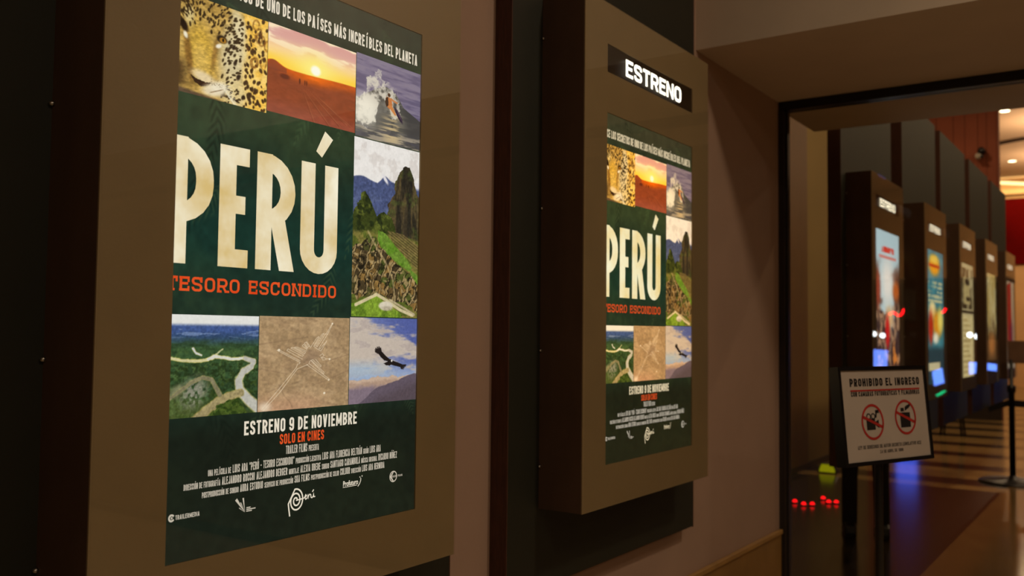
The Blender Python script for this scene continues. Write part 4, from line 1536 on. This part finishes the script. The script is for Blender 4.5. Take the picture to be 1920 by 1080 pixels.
# snack kiosk with lit screens and neon across the hall: outside the picture, mirrored in the glass of the far boxes
ki = thing('snack_kiosk', 'dark snack kiosk with lit screens and neon, mirrored in the far box glass', 'kiosk', (0, 14, 0))
obj('cabinet', MB().box(.52, 3.2, .04, .9, 0, 2.3), m_frame, ki, bevel=.01)
obj('counter_top', MB().box(.50, 3.25, .03, .95, 2.3, 2.36), m_house, ki, bevel=.005)
m_blue = emat('kiosk_blue_screen', (90, 130, 255), 4.5)
m_pale = emat('kiosk_white_lamp', (226, 238, 255), 9)
m_neon = emat('kiosk_red_neon', (255, 10, 24), 9)
m_green = emat('kiosk_green_neon', (0, 210, 140), 2.6)
for pts in ([(2.264, 1.341), (2.044, 1.33), (2.06, 1.062), (2.266, 1.071)], [(1.45, 1.044), (1.326, 1.1), (1.301, .893), (1.425, .844)],
            [(.981, 1.183), (.888, 1.244), (.904, 1.04), (.977, 1.023)], [(.752, 1.182), (.61, 1.165), (.611, 1.078), (.753, 1.088)]):
    obj('lit_screen', MB().prism(pts, 'y', .0, .04), m_blue, ki)
for x, z in ((2.233, 1.566), (2.115, 1.544), (.97, 1.564), (.878, 1.543)):
    obj('lamp', MB().lathe([(0, .0), (.03, .004), (.036, .04)], (x, 0, z), 16, axis='y'), m_pale, ki)
for pts in ([(2.017, 1.845), (1.985, 1.875), (1.952, 1.875), (1.894, 1.829), (1.85, 1.845), (1.814, 1.928)], [(1.317, 1.873), (1.29, 1.89), (1.269, 1.932)]):
    obj('neon_tube', MB().tube([(x, .025, z) for x, z in pts], .014, 8), m_neon, ki)
for pts in ([(1.543, .741), (1.53, .77)], [(1.40, .711), (1.33, .76), (1.288, .783), (1.34, .74), (1.40, .711)]):
    obj('neon_tube', MB().tube([(x, .025, z) for x, z in pts], .012, 8), m_green, ki)

# small glowing red dots and a glowing yellow-green block on the recess floor
m_dot = emat('red_dot_glow', (255, 14, 22), 2.4)
dot0 = None
for i, ((x, y), nm) in enumerate(zip([(-1.213, 8.477), (-1.107, 8.395), (-1.045, 8.443), (-1.053, 8.807), (-.956, 8.645), (-.897, 8.674)],
                         ['leftmost', 'second from left', 'third from left', 'fourth from left', 'fifth from left', 'rightmost'])):
    if dot0 is None:
        dot0 = thing('red_dot', '', 'floor light', group='red floor dots')
        obj('bezel', MB().lathe([(0, 0), (.034, 0), (.034, .006), (.026, .012), (.0, .012)], seg=16), m_black, dot0, smooth=True)
        obj('lens', MB().lathe([(.021, .012), (.018, .022), (.010, .030), (0, .032)], seg=16), m_dot, dot0, smooth=True)
        o = dot0
    else:
        o = copy_tree(dot0)
    o.location = (x, y, 0)
    o['label'] = f'small round glowing red dot on the dark floor past the glass, {nm} of six'
mk = thing('yellow_green_block', 'small yellow-green glowing block on the floor at the foot of the recess wall', 'marker light', (-1.50, 10.55, 0))
obj('body', MB().prism([(-.10, 0), (.10, 0), (.10, .04), (.07, .11), (-.07, .11), (-.10, .04)], 'y', -.05, .05), m_frame, mk, bevel=.006)
obj('lens', MB().prism([(-.085, .015), (.085, .015), (.085, .04), (.06, .10), (-.06, .10), (-.085, .04)], 'y', -.056, -.05), emat('yellow_green_glow', (150, 150, 14), .7), mk)


# ------------------------------------------------------------------ person behind the first hanging panel (legs in view below it)
def skin(name, chain, m, parent, lvl=2):
    """chain: list of (pos, radius or (rx, ry), index of the previous joint)"""
    me = bpy.data.meshes.new(name)
    me.from_pydata([c[0] for c in chain], [(c[2], i) for i, c in enumerate(chain) if c[2] is not None], [])
    me.materials.append(m)
    o = link(name, me, parent)
    md = o.modifiers.new('skin', 'SKIN')
    md.use_smooth_shade = True
    for i, c in enumerate(chain):
        r = c[1] if isinstance(c[1], tuple) else (c[1], c[1])
        me.skin_vertices[0].data[i].radius = r
        me.skin_vertices[0].data[i].use_root = (i == 0)
    sb = o.modifiers.new('subdivision', 'SUBSURF')
    sb.levels = lvl
    sb.render_levels = lvl
    return o


m_skin = mat('warm_brown_skin', (150, 104, 78), .55, .08, 12)
m_jean = mat('black_trousers', (20, 18, 20), .85, .15, 25, .3, 200)
m_jack = mat('dark_jacket', (26, 24, 26), .85, .15, 25, .3, 200)
m_hair = mat('dark_hair', (20, 14, 10), .6, .3, 60, .4, 120, stretch=(1, 1, .2))
m_shoe = mat('black_shoes', (14, 12, 12), .45, .2, 20)
pe = thing('person', 'person in dark trousers standing behind the first hanging panel, only the legs showing below it', 'person', (-.33, 7.42, 0), math.radians(200))
# body local frame: faces -Y, x to its left
body = [((0, 0, .95), (.14, .10), None), ((0, .01, 1.12), (.135, .10), 0), ((0, .01, 1.30), (.16, .11), 1), ((0, .01, 1.42), (.11, .08), 2), ((0, .0, 1.50), (.055, .055), 3),
        ((0, -.01, 1.565), (.065, .08), 4), ((0, -.015, 1.64), (.076, .094), 5), ((0, -.005, 1.71), (.06, .075), 6), ((0, -.11, 1.625), (.012, .016), 6)]
for s in (-1, 1):
    b0 = len(body)
    body += [((s * .17, .01, 1.40), .052, 3), ((s * .21, .02, 1.13), .040, b0), ((s * .22, -.04, .90), .030, b0 + 1), ((s * .22, -.055, .83), (.022, .034), b0 + 2)]
    for k, (dy, ln) in enumerate(((-.030, .070), (-.010, .080), (.010, .074), (.028, .058))):
        j = len(body)
        body += [((s * .222, -.06 + dy, .775), .0095, b0 + 3), ((s * .218, -.075 + dy, .775 - ln * .55), .0085, j), ((s * .208, -.082 + dy, .775 - ln), .0075, j + 1)]
    j = len(body)
    body += [((s * .205, -.095, .82), .010, b0 + 3), ((s * .195, -.115, .785), .009, j)]
    l0 = len(body)
    body += [((s * .10, .0, .86), .085, 0), ((s * .105, -.005, .48), .055, l0), ((s * .105, .015, .09), .036, l0 + 1), ((s * .11, -.10, .045), (.032, .025), l0 + 2)]
skin('body', body, m_skin, pe)
tr = [((0, 0, .97), (.155, .115), None)]
for s in (-1, 1):
    j = len(tr)
    tr += [((s * .10, 0, .85), .098, 0), ((s * .112, -.005, .48), .064, j), ((s * .118, .01, .10), .062, j + 1), ((s * .118, .01, .06), .062, j + 2)]
skin('trousers', tr, m_jean, pe)
jk = [((0, 0, .93), (.17, .125), None), ((0, .01, 1.12), (.155, .12), 0), ((0, .01, 1.31), (.18, .13), 1), ((0, .01, 1.43), (.12, .09), 2), ((0, 0, 1.48), (.07, .07), 3)]
for s in (-1, 1):
    j = len(jk)
    jk += [((s * .175, .01, 1.40), .066, 3), ((s * .212, .02, 1.13), .053, j), ((s * .22, -.035, .90), .044, j + 1)]
skin('jacket', jk, m_jack, pe)
skin('hair', [((0, .02, 1.60), (.06, .05), None), ((0, .02, 1.67), (.088, .098), 0), ((0, .01, 1.73), (.07, .08), 1), ((0, -.06, 1.72), (.06, .04), 2)], m_hair, pe)
for s in (-1, 1):
    mb = MB()
    mb.prism([(-.10, 0), (.20, 0), (.205, .02), (.19, .045), (.12, .07), (.04, .105), (-.05, .11), (-.095, .09), (-.105, .04)], 'x', -.042, .042)
    mb.v = [(s * .118 + x, -y + .02, z) for x, y, z in mb.v]
    obj('shoe', mb, m_shoe, pe, bevel=.02)
